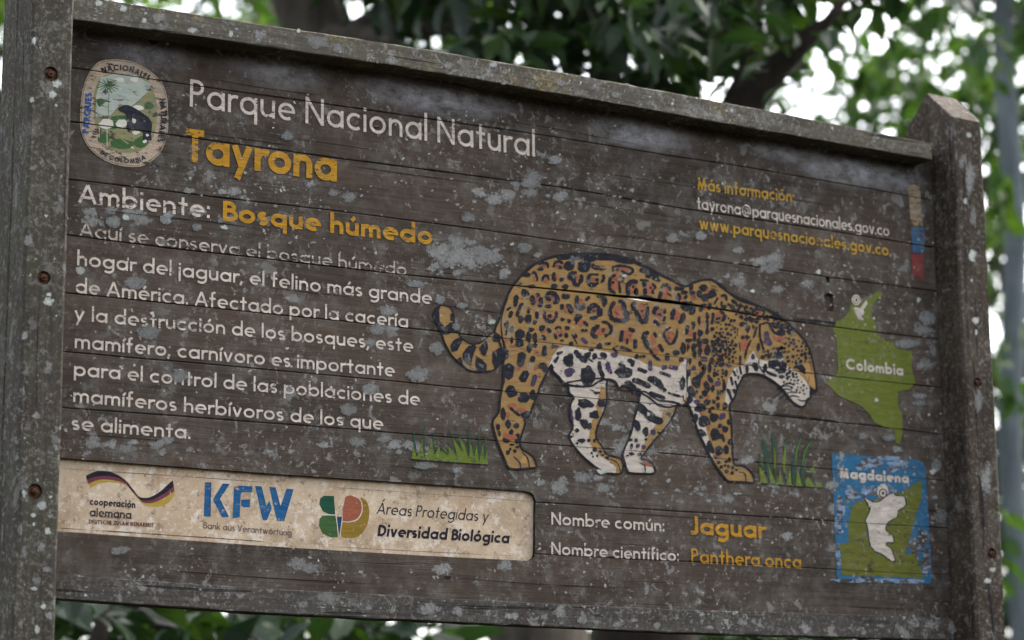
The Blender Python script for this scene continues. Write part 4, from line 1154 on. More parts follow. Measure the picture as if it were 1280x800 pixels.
for bx, by, rx, ry in ((255, 90, 70, 28), (400, 100, 60, 26), (90, 330, 26, 70), (75, 410, 22, 60), (500, 560, 36, 60), (545, 500, 26, 50), (570, 640, 22, 70), (250, 735, 150, 12), (470, 742, 80, 12), (150, 250, 40, 40), (250, 240, 50, 24), (430, 90, 40, 20), (80, 600, 16, 60), (330, 60, 120, 14)):
    q = g((bx, by)); C2.blob(q[0], q[1], rx / 4.447, ry / 4.447, 0, 'blue_pale', .4, .5, 22)
C2.poly([(q[0] - .9, q[1] + .6) for q in (g(p) for p in WH)], 'ink', 1.2, .4)
C2.stroke([g(p) for p in WH], 1.3, 'ink', 1.9, 1, .5, closed=True)
C2.poly([g(p) for p in WH], 'map_white', 1.6, .4)
p = g((325, 240)); C2.blob(p[0], p[1], 7.2, 9.2, 0, 'map_white', 2.0, .06, 14); p = g((326, 252)); C2.blob(p[0], p[1], 5.2, 6, 0, 'ink', 2.3, .04, 16); C2.blob(p[0], p[1], 3.8, 4.5, 0, 'map_white', 2.6, .04, 14); C2.blob(p[0], p[1], 1.7, 2.2, 0, 'ink', 2.9, .04, 10)
put_text(C2, 'Magdalena', (1048.5, 597.5), (1136, 604), 12.5, .24, 'map_white', sp=.05, X=.7, layer=2)
C2.finish('region_map', sign)['label'] = 'blue painted map panel with a white region'
F1 = Art(-.0003, 8)
g = tr(840, 200, 3.2)
F1.poly([g(p) for p in [(945, 100), (990, 96), (1003, 265), (955, 270)]], 'flag_tan', 0, .8)
F1.poly([g(p) for p in [(955, 272), (1006, 268), (1010, 335), (1006, 372), (963, 370)]], 'flag_blue', 0, .5)
F1.poly([g(p) for p in [(959, 376), (1008, 379), (1005, 476), (961, 470)]], 'flag_red', 0, .5)
F1.finish('painted_flag', sign)

# ------------------------------------------------------------------ round crest
S1 = Art(-.0003, 9)
g = tr(90, 60, 5)
OUT = smooth_line([g(p) for p in [(200, 75), (330, 75), (430, 110), (530, 180), (585, 270), (600, 400), (598, 520), (570, 620), (520, 690), (430, 740), (330, 740), (220, 710), (120, 640), (65, 550), (50, 450), (60, 300), (90, 190), (140, 110)]], True, 3)
INN = smooth_line([g(p) for p in [(180, 185), (260, 160), (400, 170), (480, 215), (520, 300), (530, 420), (520, 520), (480, 600), (400, 650), (280, 650), (200, 600), (150, 500), (135, 380), (140, 270)]], True, 3)
S1.poly(OUT, 'crest', 0, .2)
S1.stroke([(a * .975 + 154 * .025, b * .975 + 143 * .025) for a, b in OUT[::3]], .5, 'crest_ink', .5, 1, .3, closed=True)
S1.poly(INN, 'crest_hill', .4)
S1.poly([g(p) for p in [(150, 300), (180, 185), (260, 162), (400, 172), (478, 218), (500, 250), (430, 320), (370, 365), (300, 350), (240, 420), (150, 430)]], 'crest_sky', .8, .8)
S1.stroke([g(p) for p in [(505, 230), (440, 310), (380, 360)]], .5, 'crest_ink', 1.2)
for a in range(0, 360, 24):
    L_ = 62 + 22 * math.sin(a * 1.7)
    S1.stroke([g((225, 232)), g((225 + L_ * math.cos(R_(a)) * 1.1, 232 + L_ * .72 * math.sin(R_(a)) + 8))], 3.0, 'crest_green', 1.6, .3)
S1.stroke([g((230, 265)), g((226, 430))], .7, 'crest_green', 1.4)
for b_ in ((180, 335, 22, 26), (250, 480, 40, 30), (320, 600, 80, 30), (430, 590, 50, 34), (200, 560, 40, 40), (300, 440, 60, 16), (480, 360, 30, 20)):
    q = g(b_[:2]); S1.blob(q[0], q[1], b_[2] / 5, b_[3] / 5, 0, 'crest_green', 1.2, .35)
for b_ in ((310, 475, 32, 28), (212, 475, 46, 36), (410, 375, 36, 20), (300, 200, 30, 14), (390, 195, 26, 16)):
    q = g(b_[:2]); S1.blob(q[0], q[1], b_[2] / 5, b_[3] / 5, 0, 'crest_pale', 1.6, .3)
S1.stroke([g(p) for p in [(270, 590), (330, 600), (385, 628)]], 2.2, 'crest_pale', 1.5); S1.stroke([g(p) for p in [(280, 545), (350, 600)]], 2, 'crest_hill', 1.6)
S1.stroke([g(p) for p in [(170, 500), (168, 560)]], .9, 'crest_pale', 1.7); S1.stroke([g(p) for p in [(218, 500), (218, 620)]], 1.1, 'crest_pale', 1.7)
S1.poly(smooth_line([g(p) for p in [(285, 378), (330, 356), (370, 365), (430, 400), (480, 440), (500, 480), (492, 540), (495, 578), (440, 578), (442, 530), (400, 510), (372, 500), (360, 530), (338, 500), (345, 450), (330, 410), (300, 398)]], True, 2), 'crest_ink', 2)
for b_ in ((385, 455, 13, 14), (400, 530, 24, 12), (470, 545, 10, 8), (455, 585, 14, 10)):
    q = g(b_[:2]); S1.blob(q[0], q[1], b_[2] / 5, b_[3] / 5, 0, 'crest_pale', 2.4, .3)
path_text(S1, 'NACIONALES', [g(p) for p in [(190, 158), (250, 142), (320, 142), (400, 165), (478, 205)]], 7.0, .2, 'crest_ink')
path_text(S1, 'DE COLOMBIA', [g(p) for p in [(172, 660), (230, 695), (300, 716), (380, 720), (462, 695)]], 5.8, .2, 'crest_ink')
path_text(S1, 'PARQUES', [g(p) for p in [(104, 535), (116, 400), (124, 280)]], 8.2, .24, 'crest_blue', sp=.05)
path_text(S1, 'NATURALES', [g(p) for p in [(546, 318), (552, 450), (532, 585)]], 7.4, .2, 'crest_ink')
S1.finish('crest', sign)['label'] = 'cream rounded crest with a dark animal under a palm'

# ------------------------------------------------------------------ recessed logo panel
PY = .0088
panel = bm_obj('logo_panel', prism([Vector((p.x, 0, p.z)) for p in [B(q, PY) for q in [(58, 569.5), (340, 591), (520, 603), (660, 613), (668, 618), (671, 626), (670.5, 690), (668, 699), (660, 702), (520, 695.5), (340, 684.5), (58, 664.5)]]], PY, PY + .0018), sign, M['panel'])
panel['label'] = 'stained cream panel with three printed logos'
def panel_art(name, fn, seed):
    a = Art(PY + .0002, seed); fn(a); return a.finish(name, panel, False)
def wave(a):
    g = tr(90, 570, 7.275)
    top = [(125, 180), (200, 145), (270, 135), (350, 145), (430, 180), (500, 235), (560, 310), (610, 370), (680, 380), (740, 360), (810, 315), (870, 260), (915, 220)]
    b1 = [(135, 215), (210, 190), (300, 180), (400, 195), (480, 235), (545, 310), (600, 375), (640, 405), (720, 400), (800, 365), (870, 320), (925, 275)]
    b2 = [(150, 255), (230, 220), (320, 215), (420, 230), (490, 260), (550, 325), (610, 390), (650, 425), (730, 425), (810, 395), (880, 355), (930, 320)]
    b3 = [(165, 290), (250, 250), (340, 240), (430, 248), (500, 275), (555, 340), (610, 400), (660, 450), (740, 465), (820, 455), (890, 415), (930, 360)]
    for u, v, k, l in ((b2, b3, 'p_gold', 0), (b1, b2, 'p_red', .4), (top, b1, 'p_ink', .8)):
        a.poly(smooth_line([g(p) for p in u]) + smooth_line([g(p) for p in v])[::-1], k, l)
def cracks(a):
    a.stroke([(76, 585.5), (150, 590.5), (250, 597), (330, 603)], .7, 'p_grey', .2, .5, .8)
    a.stroke([(400, 608), (500, 615), (600, 622), (662, 627)], .5, 'p_grey', .2, .5, .8)
    a.stroke([(74, 660), (110, 662.5), (152, 665), (250, 671.5), (330, 677)], .9, 'p_ink', .2, .6, .8)
    a.stroke([(420, 683.5), (520, 689), (640, 695)], .5, 'p_grey', .2, .6, .8)
panel_art('crack_lines', cracks, 20)
panel_art('wave_emblem', wave, 21)
def coop(a):
    put_text(a, 'cooperación', (112, 631), (169, 635.3), 9.2, .2, 'p_ink', X=.68)
    put_text(a, 'alemana', (112, 645), (164, 648.5), 10, .16, 'p_ink', X=.72)
    g = tr(90, 570, 7.275)                                  # the slab feet of the second line
    for x in (183, 222, 262, 290, 330, 362, 395, 425, 470, 500, 535):
        y = 545 + (x - 160) * .062
        a.stroke([g((x - 12, y - 1)), g((x + 10, y))], .9, 'p_ink', 3.4, 1, 0, rnd=False)
    put_text(a, 'DEUTSCHE ZUSAMMENARBEIT', (111, 654.3), (192, 659), 5.2, .21, 'p_brown')
panel_art('lettering', coop, 22)
def kfw(a):
    g = tr(240, 590, 5.333)
    for pts in ([(85, 72), (128, 72), (122, 298), (78, 296)], [(202, 80), (250, 82), (185, 182), (245, 300), (200, 303), (138, 185)], [(278, 108), (290, 96), (312, 91), (402, 95), (400, 135), (332, 135), (324, 150), (318, 300), (270, 310)], [(328, 188), (388, 185), (385, 235), (340, 235), (324, 222)], [(420, 95), (462, 98), (492, 228), (515, 192), (532, 240), (500, 320), (470, 320)], [(515, 102), (555, 105), (588, 232), (630, 112), (675, 115), (612, 328), (565, 325)]):
        a.poly([g(p) for p in pts], 'p_blue', 0, .2)
        a.stroke([g(pts[0]), g(pts[1])], .9, 'p_blue_dark', .6, 1, rnd=False)  # navy top edges: inner shadow of the carved letters, painted on
    for pts in ([(126, 74), (121, 298)], [(185, 182), (245, 300)], [(555, 105), (588, 232)], [(462, 98), (492, 228)], [(675, 115), (612, 328)]):
        a.stroke([g(p) for p in pts], .7, 'p_blue_dark', .6, 1, rnd=False)  # same painted inner shadow along the side edges
panel_art('blue_emblem', kfw, 23)
panel_art('lettering', lambda a: put_text(a, 'Bank aus Verantwortung', (254, 660.5), (364.5, 670), 8.4, .13, 'p_grey'), 24)
def bd(a):
    g = tr(240, 590, 5.333)
    a.poly([g(p) for p in [(855, 175), (880, 158), (945, 160), (955, 285), (910, 280), (870, 260), (848, 215)]], 'p_green', 0, .2)
    a.poly([g(p) for p in [(850, 312), (870, 292), (960, 290), (972, 435), (920, 435), (870, 410), (846, 360)]], 'p_leaf', 0, .2)
    a.poly([g(p) for p in [(965, 298), (1000, 298), (980, 430)]], 'p_blue_dark', 0)
    a.poly(smooth_line([g(p) for p in [(1120, 170), (1160, 190), (1182, 260), (1165, 360), (1110, 430), (1050, 437), (995, 432), (1003, 335), (1060, 335), (1110, 315), (1135, 260), (1135, 205)]], True, 2), 'p_ochre', 0)
    a.poly(smooth_line([g(p) for p in [(1022, 165), (1090, 168), (1125, 200), (1128, 260), (1100, 310), (1050, 328), (1003, 325)]], True, 2), 'p_terra', .4)
    a.stroke([g(p) for p in [(1130, 200), (1133, 262), (1104, 315), (1052, 333), (1003, 331)]], .9, 'p_pale', .8)
    a.stroke([g(p) for p in [(860, 284), (955, 288)]], 1, 'p_pale', .8); a.stroke([g(p) for p in [(958, 292), (978, 435)]], .8, 'p_pale', .8); a.stroke([g(p) for p in [(1002, 300), (985, 435)]], .7, 'p_pale', .8)
panel_art('leaf_emblem', bd, 25)
def areas(a):
    put_text(a, 'Áreas Protegidas y', (470.5, 642.3), (609.5, 652.3), 14.5, .1, 'p_ink', slant=.2, sp=.12)
    put_text(a, 'Diversidad Biológica', (471.5, 670), (636, 679.3), 14.2, .2, 'p_ink', slant=.15, sp=.07, X=.7)
panel_art('lettering', areas, 26)

K1 = Art(-.0001, 51)
for pts, w in (([(540, 378), (563, 383), (600, 388), (632, 392)], 1.0), ([(940, 512), (985, 519), (1030, 524), (1062, 531)], 1.5), ([(1062, 512), (1110, 518), (1150, 521)], 1.0), ([(700, 392), (760, 398), (812, 402)], .7), ([(120, 262), (190, 270), (260, 277), (320, 285)], 1.1), ([(640, 152), (720, 166), (800, 181)], .8), ([(260, 98), (330, 110), (400, 119)], .8), ([(100, 543), (160, 547), (230, 554)], .9), ([(760, 640), (850, 646), (930, 651)], .9), ([(200, 712), (330, 722), (470, 730)], .9), ([(560, 722), (690, 731), (790, 735)], .8), ([(440, 208), (520, 219), (600, 229)], .8), ([(880, 230), (960, 244), (1040, 257)], .8), ([(980, 398), (1030, 402), (1062, 408)], 2.2), ([(880, 585), (930, 588), (990, 594)], .8), ([(520, 540), (580, 544), (620, 549)], .7), ([(1060, 700), (1110, 704), (1180, 708)], .8), ([(360, 640), (361, 640)], .3)):
    K1.stroke(pts, w, 'ink', 0, .2, .9)
for x, y, rx, ry in ((192, 52, 7, 4), (470, 160, 4, 2), (560, 722, 4, 2)):
    K1.blob(x, y, rx, ry, 8, 'ink', .5, .35)
tag(K1.finish('wood_cracks', sign, False), kind='stuff')
for po, lst in ((post_l, (([(30, 20), (29, 90), (27, 170)], .8), ([(82, 180), (81, 250), (80, 330)], .8), ([(48, 380), (46, 450), (45, 540)], .9), ([(28, 560), (25, 640), (24, 700)], .8), ([(76, 420), (74, 500)], .7))),
                (post_r, (([(1224, 590), (1229, 640), (1230, 690)], 2.2), ([(1236, 735), (1239, 760), (1243, 800)], 2.4), ([(1205, 300), (1208, 370), (1212, 450)], 1.2), ([(1204, 190), (1206, 215), (1205, 250)], 1.4), ([(1228, 500), (1230, 560)], 1.0), ([(1196, 152), (1199, 200)], 1.0)))):
    K2 = Art(PF - .0012, 52)
    for pts, w in lst: K2.stroke(pts, w, 'ink', 0, .2, .9)
    tag(K2.finish('wood_cracks', po, False), kind='stuff')
# ------------------------------------------------------------------ lichen growing where the photograph shows it
def lichen_part(name, parent, Y, lst, key, seed, irr=1.0):
    r = random.Random(seed)
    V, F, W = [], [], []
    for i, (x, y, rx, ry) in enumerate(lst):
        rx, ry = rx * (.8 + .42 * irr), ry * (.8 + .42 * irr)
        ph = r.random() * 60
        n = 18
        yy = Y - .0012 - (i % 17) * .00002
        c = B((x, y), Y)
        o = len(V)
        V.append((c.x, yy, c.z)); W.append(1.0)
        for k in range(n):
            th = 2 * math.pi * k / n
            q = 1 + irr * .4 * mnoise.noise(Vector((math.cos(th) * 1.1 + ph, math.sin(th) * 1.1, ph))) + irr * .3 * mnoise.noise(Vector((math.cos(th) * 3 + ph, math.sin(th) * 3, ph)))
            p = B((x + rx * q * math.cos(th), y + ry * q * math.sin(th)), Y)
            V.append((p.x, yy, p.z)); W.append(0.0)
        for k in range(n):
            F.append((o, o + 1 + (k + 1) % n, o + 1 + k))
    me = bpy.data.meshes.new(name)
    me.from_pydata(V, [], F)
    at = me.attributes.new('edge', 'FLOAT', 'POINT')
    at.data.foreach_set('value', W)
    o = link(name, me, parent, [M[key]])
    o['kind'] = 'stuff'
    return o
rl = random.Random(77)
cl = []
for (cx, cy, sx, sy, n, r0, r1) in ((590, 322, 32, 16, 46, 1.5, 6), (560, 335, 20, 10, 12, 2, 5), (300, 300, 90, 12, 16, 1, 3.2), (150, 270, 50, 14, 14, 1.5, 5), (330, 240, 140, 26, 46, .8, 2.6), (620, 250, 90, 24, 40, .8, 3), (760, 230, 80, 22, 34, .8, 3.4), (950, 350, 60, 20, 24, 1, 4), (720, 610, 90, 16, 22, 1, 4), (480, 565, 60, 10, 16, 1, 4.5), (350, 560, 60, 12, 16, 1, 4.5), (160, 565, 60, 8, 14, 1, 4.5), (880, 610, 60, 16, 22, 1, 4), (780, 520, 60, 30, 26, 1, 3.4), (400, 700, 220, 20, 40, .8, 3), (1150, 480, 16, 60, 16, 1, 4), (1170, 640, 8, 60, 12, 1, 4), (600, 420, 30, 20, 10, 1.5, 4.5), (690, 160, 60, 20, 16, 1, 3), (720, 570, 100, 40, 40, .6, 2.2), (960, 640, 80, 60, 30, .6, 2.2)):
    for _ in range(n):
        r = r0 + (r1 - r0) * rl.random() ** 2
        cl.append((rl.gauss(cx, sx * .6), rl.gauss(cy, sy * .6), r * 1.15, r * .8))
for (cx, cy, sx, sy, n, r0, r1) in ((585, 322, 34, 14, 16, 6, 14), (150, 268, 46, 8, 7, 5, 10), (725, 608, 80, 12, 8, 5, 10), (800, 540, 50, 30, 8, 5, 11), (880, 375, 10, 6, 1, 4, 6), (960, 335, 70, 22, 9, 6, 12), (470, 555, 60, 8, 7, 5, 10), (170, 555, 60, 6, 7, 5, 10), (340, 255, 120, 26, 10, 5, 10), (640, 245, 90, 24, 9, 5, 10), (1150, 470, 12, 60, 6, 5, 9), (340, 705, 200, 16, 8, 5, 10), (960, 640, 90, 40, 7, 5, 9), (480, 410, 60, 30, 6, 5, 10)):
    for _ in range(n):
        r = r0 + (r1 - r0) * rl.random()
        cl.append((rl.gauss(cx, sx * .6), rl.gauss(cy, sy * .6), r * 1.2, r * .75))
cl = [c for c in cl if B(c[:2]).x > X0 + .03 and B(c[:2]).x < X1 - .02 and not (73 < c[0] < 672 and 568 < c[1] < 705 and True)]
for _ in range(230):
    r = rl.uniform(.6, 1.7)
    x = rl.uniform(92, 1165); y = rl.uniform(60, 740)
    if y > 45 + x * .165 and y < 728 + .035 * x and not (73 < x < 672 and 568 < y < 705): cl.append((x, y, r * 1.15, r))
big = [(521, 468, 15, 10), (168, 354, 15, 9), (185, 415, 17, 10), (435, 512, 11, 8), (463, 487, 12, 7), (655, 310, 10, 7), (359, 170, 8, 6), (150, 688, 14, 6), (207, 275, 9, 6), (246, 284, 7, 5), (141, 278, 10, 8), (671, 319, 5, 4), (628, 343, 6, 7), (550, 375, 7, 6), (577, 382, 7, 4), (570, 408, 6, 6), (545, 435, 10, 9), (1159, 398, 11, 10), (1166, 439, 5, 9), (1132, 430, 16, 6), (1111, 547, 9, 6), (1121, 562, 8, 5), (1078, 545, 6, 5), (1170, 581, 8, 9), (1176, 645, 9, 10), (660, 228, 10, 7), (693, 200, 10, 6), (585, 272, 10, 7), (225, 470, 11, 9), (520, 355, 14, 4), (841, 298, 9, 7), (876, 295, 8, 6), (108, 272, 4, 3), (570, 588, 6, 4), (530, 582, 14, 5)]
lichen_part('lichen', sign, .0009, cl, 'lichen', 31)
lichen_part('lichen', sign, -.00125, big, 'lichen_smooth', 32, .45)
wb = [(158, 272, 4, 3), (280, 284, 4, 3), (548, 373, 4, 4), (614, 403, 5, 3), (190, 392, 3, 2), (100, 338, 6, 5), (100, 723, 5, 5), (640, 305, 3, 2), (940, 364, 3, 2), (1095, 500, 3, 3), (1148, 375, 3, 3), (1022, 340, 3, 3), (1165, 590, 4, 4), (752, 590, 6, 3), (780, 345, 3, 2)]
for _ in range(30):
    wb.append((rl.uniform(95, 1150), rl.uniform(90, 740), rl.uniform(.5, 1.5), rl.uniform(.5, 1.2)))
wb = [c for c in wb if c[1] > 50 + c[0] * .165 and c[1] < 735 + .03 * c[0] and not (73 < c[0] < 672 and 568 < c[1] < 705)]
lichen_part('lichen', sign, -.0013, wb, 'lichen_white', 33)['label'] = 'small white lichen flecks'
rail_l = [(198, 22, 10, 6), (325, 44, 8, 7), (397, 53, 15, 7), (422, 61, 8, 5), (489, 75, 7, 5), (700, 103, 6, 4), (560, 82, 7, 4), (770, 118, 5, 4)]
for _ in range(70):
    x = rl.uniform(110, 1140); t = (x - 92) / (1166 - 92)
    rail_l.append((x, 10 + t * 181 + rl.uniform(-9, 8) - 16 * t * (1 - t), rl.uniform(.7, 3), rl.uniform(.7, 2)))
lichen_part('lichen', sign, RY, rail_l, 'lichen', 34)
lichen_part('lichen', sign, RY - .0002, [(123, 4.5, 6, 4), (154, 11, 6, 5), (241, 38, 8, 4.5), (288, 43, 3, 5), (373, 39, 3, 3), (616, 81, 5, 4.5), (914, 138, 3, 3), (180, 26, 4, 4), (840, 130, 2.5, 2), (1040, 160, 2.5, 2)], 'lichen_white', 35, .5)['label'] = 'white lichen spots on the top rail'
low = [(535, 761, 14, 7), (572, 764, 8, 6), (377, 756, 6, 5), (411, 748, 12, 7), (700, 765, 7, 8), (728, 773, 5, 6), (820.6, 781.5, 4, 4), (941.5, 777, 3, 3), (877, 768, 3, 3), (1007.6, 786, 7, 6), (927, 778, 6, 4), (1162, 781, 7, 5), (1190, 785, 6, 8), (640, 770, 10, 5), (770, 780, 6, 4), (1100, 782, 5, 3), (300, 745, 6, 4), (200, 738, 5, 3), (460, 760, 5, 3)]
for _ in range(60):
    x = rl.uniform(90, 1200); low.append((x, 734 + (x - 70) * .046 + rl.uniform(-9, 9), rl.uniform(.7, 2.6), rl.uniform(.6, 2)))
lichen_part('lichen', sign, LY, low, 'lichen', 36)
lichen_part('lichen', post_l, PF, [(71, 105, 7, 6), (65, 118, 6, 5.5), (40, 125, 3.3, 4.5), (70, 132, 2.5, 3), (42, 51, 3, 5), (52, 632, 7, 7), (41, 644, 4, 4), (59, 664.5, 4.5, 5), (42, 655.5, 2, 3), (46, 787, 4.5, 7), (54, 758, 5, 4), (60, 377, 7, 7), (61, 368, 4, 3), (42, 736, 5, 3), (30, 617, 3, 5), (50, 60, 1.5, 1.5), (70, 395, 2, 2)], 'lichen_white', 37, .5)
lichen_part('lichen', post_l, PF - .0002, [(51, 683, 5, 6), (58, 712, 4.5, 4.5), (45, 726, 6, 5), (25, 662, 3, 7), (62, 770, 5, 6), (30, 690, 3, 7), (35, 300, 5, 9), (75, 250, 3, 5), (30, 420, 4, 6), (60, 460, 5, 7), (45, 520, 4, 6), (70, 560, 3, 4), (63, 645, 3, 3)], 'lichen', 38)
lichen_part('lichen', post_r, PF, [(1219, 401, 5, 6), (1220, 415, 2, 5), (1211, 169, 4, 4), (1206, 252, 3, 5), (1215, 319, 6, 9), (1240, 712, 5, 4), (1234, 726, 6, 4), (1214, 350, 2, 3)], 'lichen_white', 39, .5)
lichen_part('lichen', post_r, PF - .0002, [(1212, 223, 6, 20), (1204, 200, 4, 9), (1216, 270, 4, 12), (1222, 500, 5, 14), (1232, 600, 6, 20)], 'lichen', 40)

# ------------------------------------------------------------------ ground
def make_ground():
    N = NT('forest_floor')
    c = N.ramp(N.noise(1.2, 8, .7), [(.3, srgb('#17150f')), (.5, srgb('#221e15')), (.7, srgb('#1e2413'))])
    c = N.mix(N.ramp(N.noise(22, 6, .7), [(.45, 0.0), (.65, .8)]), c, srgb('#2c251b'))
    N.L(c, N.b.inputs['Base Color'])
    N.bump(N.noise(30, 6, .7), .8, .05)
    return N.m
bm = bmesh.new()
S_, n_ = 160.0, 80
gv = []
for i in range(n_ + 1):
    row = []
    for j in range(n_ + 1):
        u, v = (i / n_ * 2 - 1), (j / n_ * 2 - 1)
        x, y = S_ * u * abs(u) ** .8, S_ * v * abs(v) ** .8
        d = math.hypot(x, y)
        shade_bank = max(0.0, min(6.0, (-7.5 - y - .35 * x) * .55))  # unseen rise behind the camera, added to block low light from the front
        row.append(bm.verts.new((x, y, shade_bank + .12 * mnoise.noise(Vector((x * .2, y * .2, 0))) * min(1, d / 4) - .01)))
    gv.append(row)
for i in range(n_):
    for j in range(n_):
        bm.faces.new((gv[i][j], gv[i + 1][j], gv[i + 1][j + 1], gv[i][j + 1]))
gr = bm_obj('ground', bm, None, make_ground(), True)
tag(gr, kind='structure')

# ------------------------------------------------------------------ trees
def leaf_mat(name, c0, c1, c2, trans=.5):
    N = NT(name)
    g = N.node('ShaderNodeNewGeometry')
    col = N.ramp(g.outputs['Random Per Island'], [(.0, srgb(c0)), (.6, srgb(c1)), (1.0, srgb(c2))])
    N.L(col, N.b.inputs['Base Color'])
    N.b.inputs['Roughness'].default_value = .55
    N.b.inputs['Specular IOR Level'].default_value = .3
    tl = N.node('ShaderNodeBsdfTranslucent')
    bright = N.mix(1.0, col, (1.25, 1.4, .6, 1), 'MULTIPLY')
    N.L(bright, tl.inputs['Color'])
    mx = N.node('ShaderNodeMixShader')
    mx.inputs[0].default_value = trans
    N.L(N.b.outputs[0], mx.inputs[1]); N.L(tl.outputs[0], mx.inputs[2])
    N.L(mx.outputs[0], N.n['Material Output'].inputs['Surface'])
    return N.m
def bark_mat(name, c0, c1):
    N = NT(name)
    n = N.noise(1, 6, .7, aniso=(14, 14, 3))
    c = N.ramp(n, [(.3, srgb(c0)), (.7, srgb(c1))])
    c = N.mix(N.ramp(N.noise(5, 4, .6), [(.5, 0.0), (.62, .5)]), c, srgb(c1))
    N.L(c, N.b.inputs['Base Color'])
    N.bump(n, .8, .02)
    return N.m
LEAF_DARK = leaf_mat('dark_leaf', '#16261a', '#22351c', '#34481f', .32)
LEAF_MID = leaf_mat('mid_leaf', '#223820', '#38501f', '#4a5f28', .4)
LEAF_PALE = leaf_mat('pale_leaf', '#1d321d', '#304826', '#4b632c', .36)
BARK = bark_mat('grey_brown_bark', '#2c2925', '#4c463e')
BARK_DARK = bark_mat('dark_bark', '#171412', '#2b2621')
BARK_PALE = bark_mat('pale_bark', '#454b4e', '#62696c')

def add_limb(bm, pts, radii, seg=10):
    rows = []
    for i, p in enumerate(pts):
        a = pts[max(0, i - 1)]; b = pts[min(len(pts) - 1, i + 1)]
        t = (b - a).normalized()
        u = t.orthogonal().normalized() if i == 0 else (u_prev - t * u_prev.dot(t)).normalized()
        u_prev = u
        v = t.cross(u)
        rows.append([bm.verts.new(p + (u * math.cos(2 * math.pi * k / seg) + v * math.sin(2 * math.pi * k / seg)) * radii[i] * (1 + .12 * mnoise.noise(p * 2 + Vector((k, 0, 0))))) for k in range(seg)])
    for a, b in zip(rows, rows[1:]):
        for k in range(seg):
            f = bm.faces.new((a[k], a[(k + 1) % seg], b[(k + 1) % seg], b[k]))
            f.smooth = True
    bm.faces.new(rows[-1])

def bend(p0, p1, r, n=7, amp=.12, sag=0.0):
    out = []
    d = (p1 - p0).length
    for i in range(n + 1):
        t = i / n
        q = p0.lerp(p1, t)
        q += Vector((r.uniform(-1, 1), r.uniform(-1, 1), r.uniform(-.5, .5))) * amp * d * .12 * math.sin(math.pi * t)
        q.z += sag * math.sin(math.pi * t)
        out.append(q)
    return out

def add_leaf(V, F, p, d, nrm, L, W):
    s = d.cross(nrm).normalized()
    n = s.cross(d)
    b = len(V)
    tip = p + d * L - n * L * .12
    for q in (p, p + d * L * .3 + s * W * .46 + n * W * .12, p + d * L * .62 + s * W * .42 + n * W * .1, tip, p + d * L * .62 - s * W * .42 + n * W * .1, p + d * L * .3 - s * W * .46 + n * W * .12, p + d * L * .35, p + d * L * .65 - n * L * .03):
        V.append(q)
    F += [(b, b + 1, b + 6), (b + 6, b + 1, b + 2, b + 7), (b + 7, b + 2, b + 3), (b, b + 6, b + 5), (b + 6, b + 7, b + 4, b + 5), (b + 7, b + 3, b + 4)]

def crown_mesh(name, r, blobs, nclust, per, L, base, droop=.5):
    """leaf sprays through the volumes of several ellipsoids; returns mesh and spray positions"""
    V, F, tips = [], [], []
    tot = sum(b[1].x * b[1].y * b[1].z for b in blobs)
    for c, s in blobs:
        n = max(3, int(nclust * (s.x * s.y * s.z) / tot))
        for _ in range(n):
            while True:
                q = Vector((r.uniform(-1, 1), r.uniform(-1, 1), r.uniform(-1, 1)))
                if .15 < q.length < 1: break
            q = q * (q.length ** -.35)
            if q.length > 1.08: q = q * (1.05 / q.length)
            pc = c + Vector((q.x * s.x, q.y * s.y, q.z * s.z))
            out = (pc - base).normalized()
            ax = (out + Vector((r.gauss(0, .5), r.gauss(0, .5), r.gauss(-.1, .4)))).normalized()
            tips.append(pc)
            k = r.randint(max(3, per - 4), per + 4)
            ln = L * r.uniform(1.6, 3.2)
            for i in range(k):
                t = (i + .5) / k
                a = r.uniform(0, 2 * math.pi)
                u = ax.orthogonal().normalized()
                v = ax.cross(u)
                side = u * math.cos(a) + v * math.sin(a)
                p = pc + ax * ln * (t - .4) + side * L * r.uniform(0, .25)
                d = (ax * r.uniform(.1, .8) + side * r.uniform(.5, 1) + Vector((0, 0, -droop * r.uniform(.2, 1.4)))).normalized()
                nn = (Vector((0, 0, 1)) + Vector((r.gauss(0, .45), r.gauss(0, .45), 0))).normalized()
                l = L * (.35 + .95 * r.random() ** .8)
                add_leaf(V, F, p, d, nn, l, l * r.uniform(.36, .5))
    me = bpy.data.meshes.new(name)
    me.from_pydata([tuple(v) for v in V], [], F)
    me.validate()
    return me, tips

def make_tree(kind, label, base, trunk_pts, trunk_r, blobs, nclust, per, L, leafm, barkm, group, seed, extra_limbs=(), nlimb=8):
    """coordinates of trunk, limbs and crown relative to the tree's base"""
    r = random.Random(seed)
    root = bpy.data.objects.new(kind, None)
    COL.objects.link(root)
    root.location = base
    tag(root, label, 'tree', group)
    me, tips = crown_mesh('crown', r, blobs, nclust, per, L, trunk_pts[-1] * .8, )
    bm = bmesh.new()
    add_limb(bm, trunk_pts, trunk_r, 14)
    for pts, rad in extra_limbs: add_limb(bm, pts, rad, 10)
    starts = trunk_pts[len(trunk_pts) // 2:]
    for i in range(nlimb):
        e = r.choice(tips)
        s = min(starts, key=lambda q: (q - e).length + r.uniform(0, .6))
        n = 6
        pts = bend(s, e, r, n, .8)
        r0 = trunk_r[-1] * r.uniform(.35, .6)
        add_limb(bm, pts, [r0 * (1 - .8 * k / n) + .004 for k in range(n + 1)], 7)
    for i in range(nlimb * 5):
        a = r.choice(tips)
        b2 = min(r.sample(tips, min(12, len(tips))), key=lambda q: (q - a).length + (0 if q != a else 99))
        add_limb(bm, bend(a, b2, r, 4, .6), [.010, .009, .008, .006, .004], 5)
    bm_obj('trunk', bm, root, barkm)
    link('crown', me, root, [leafm])
    return root

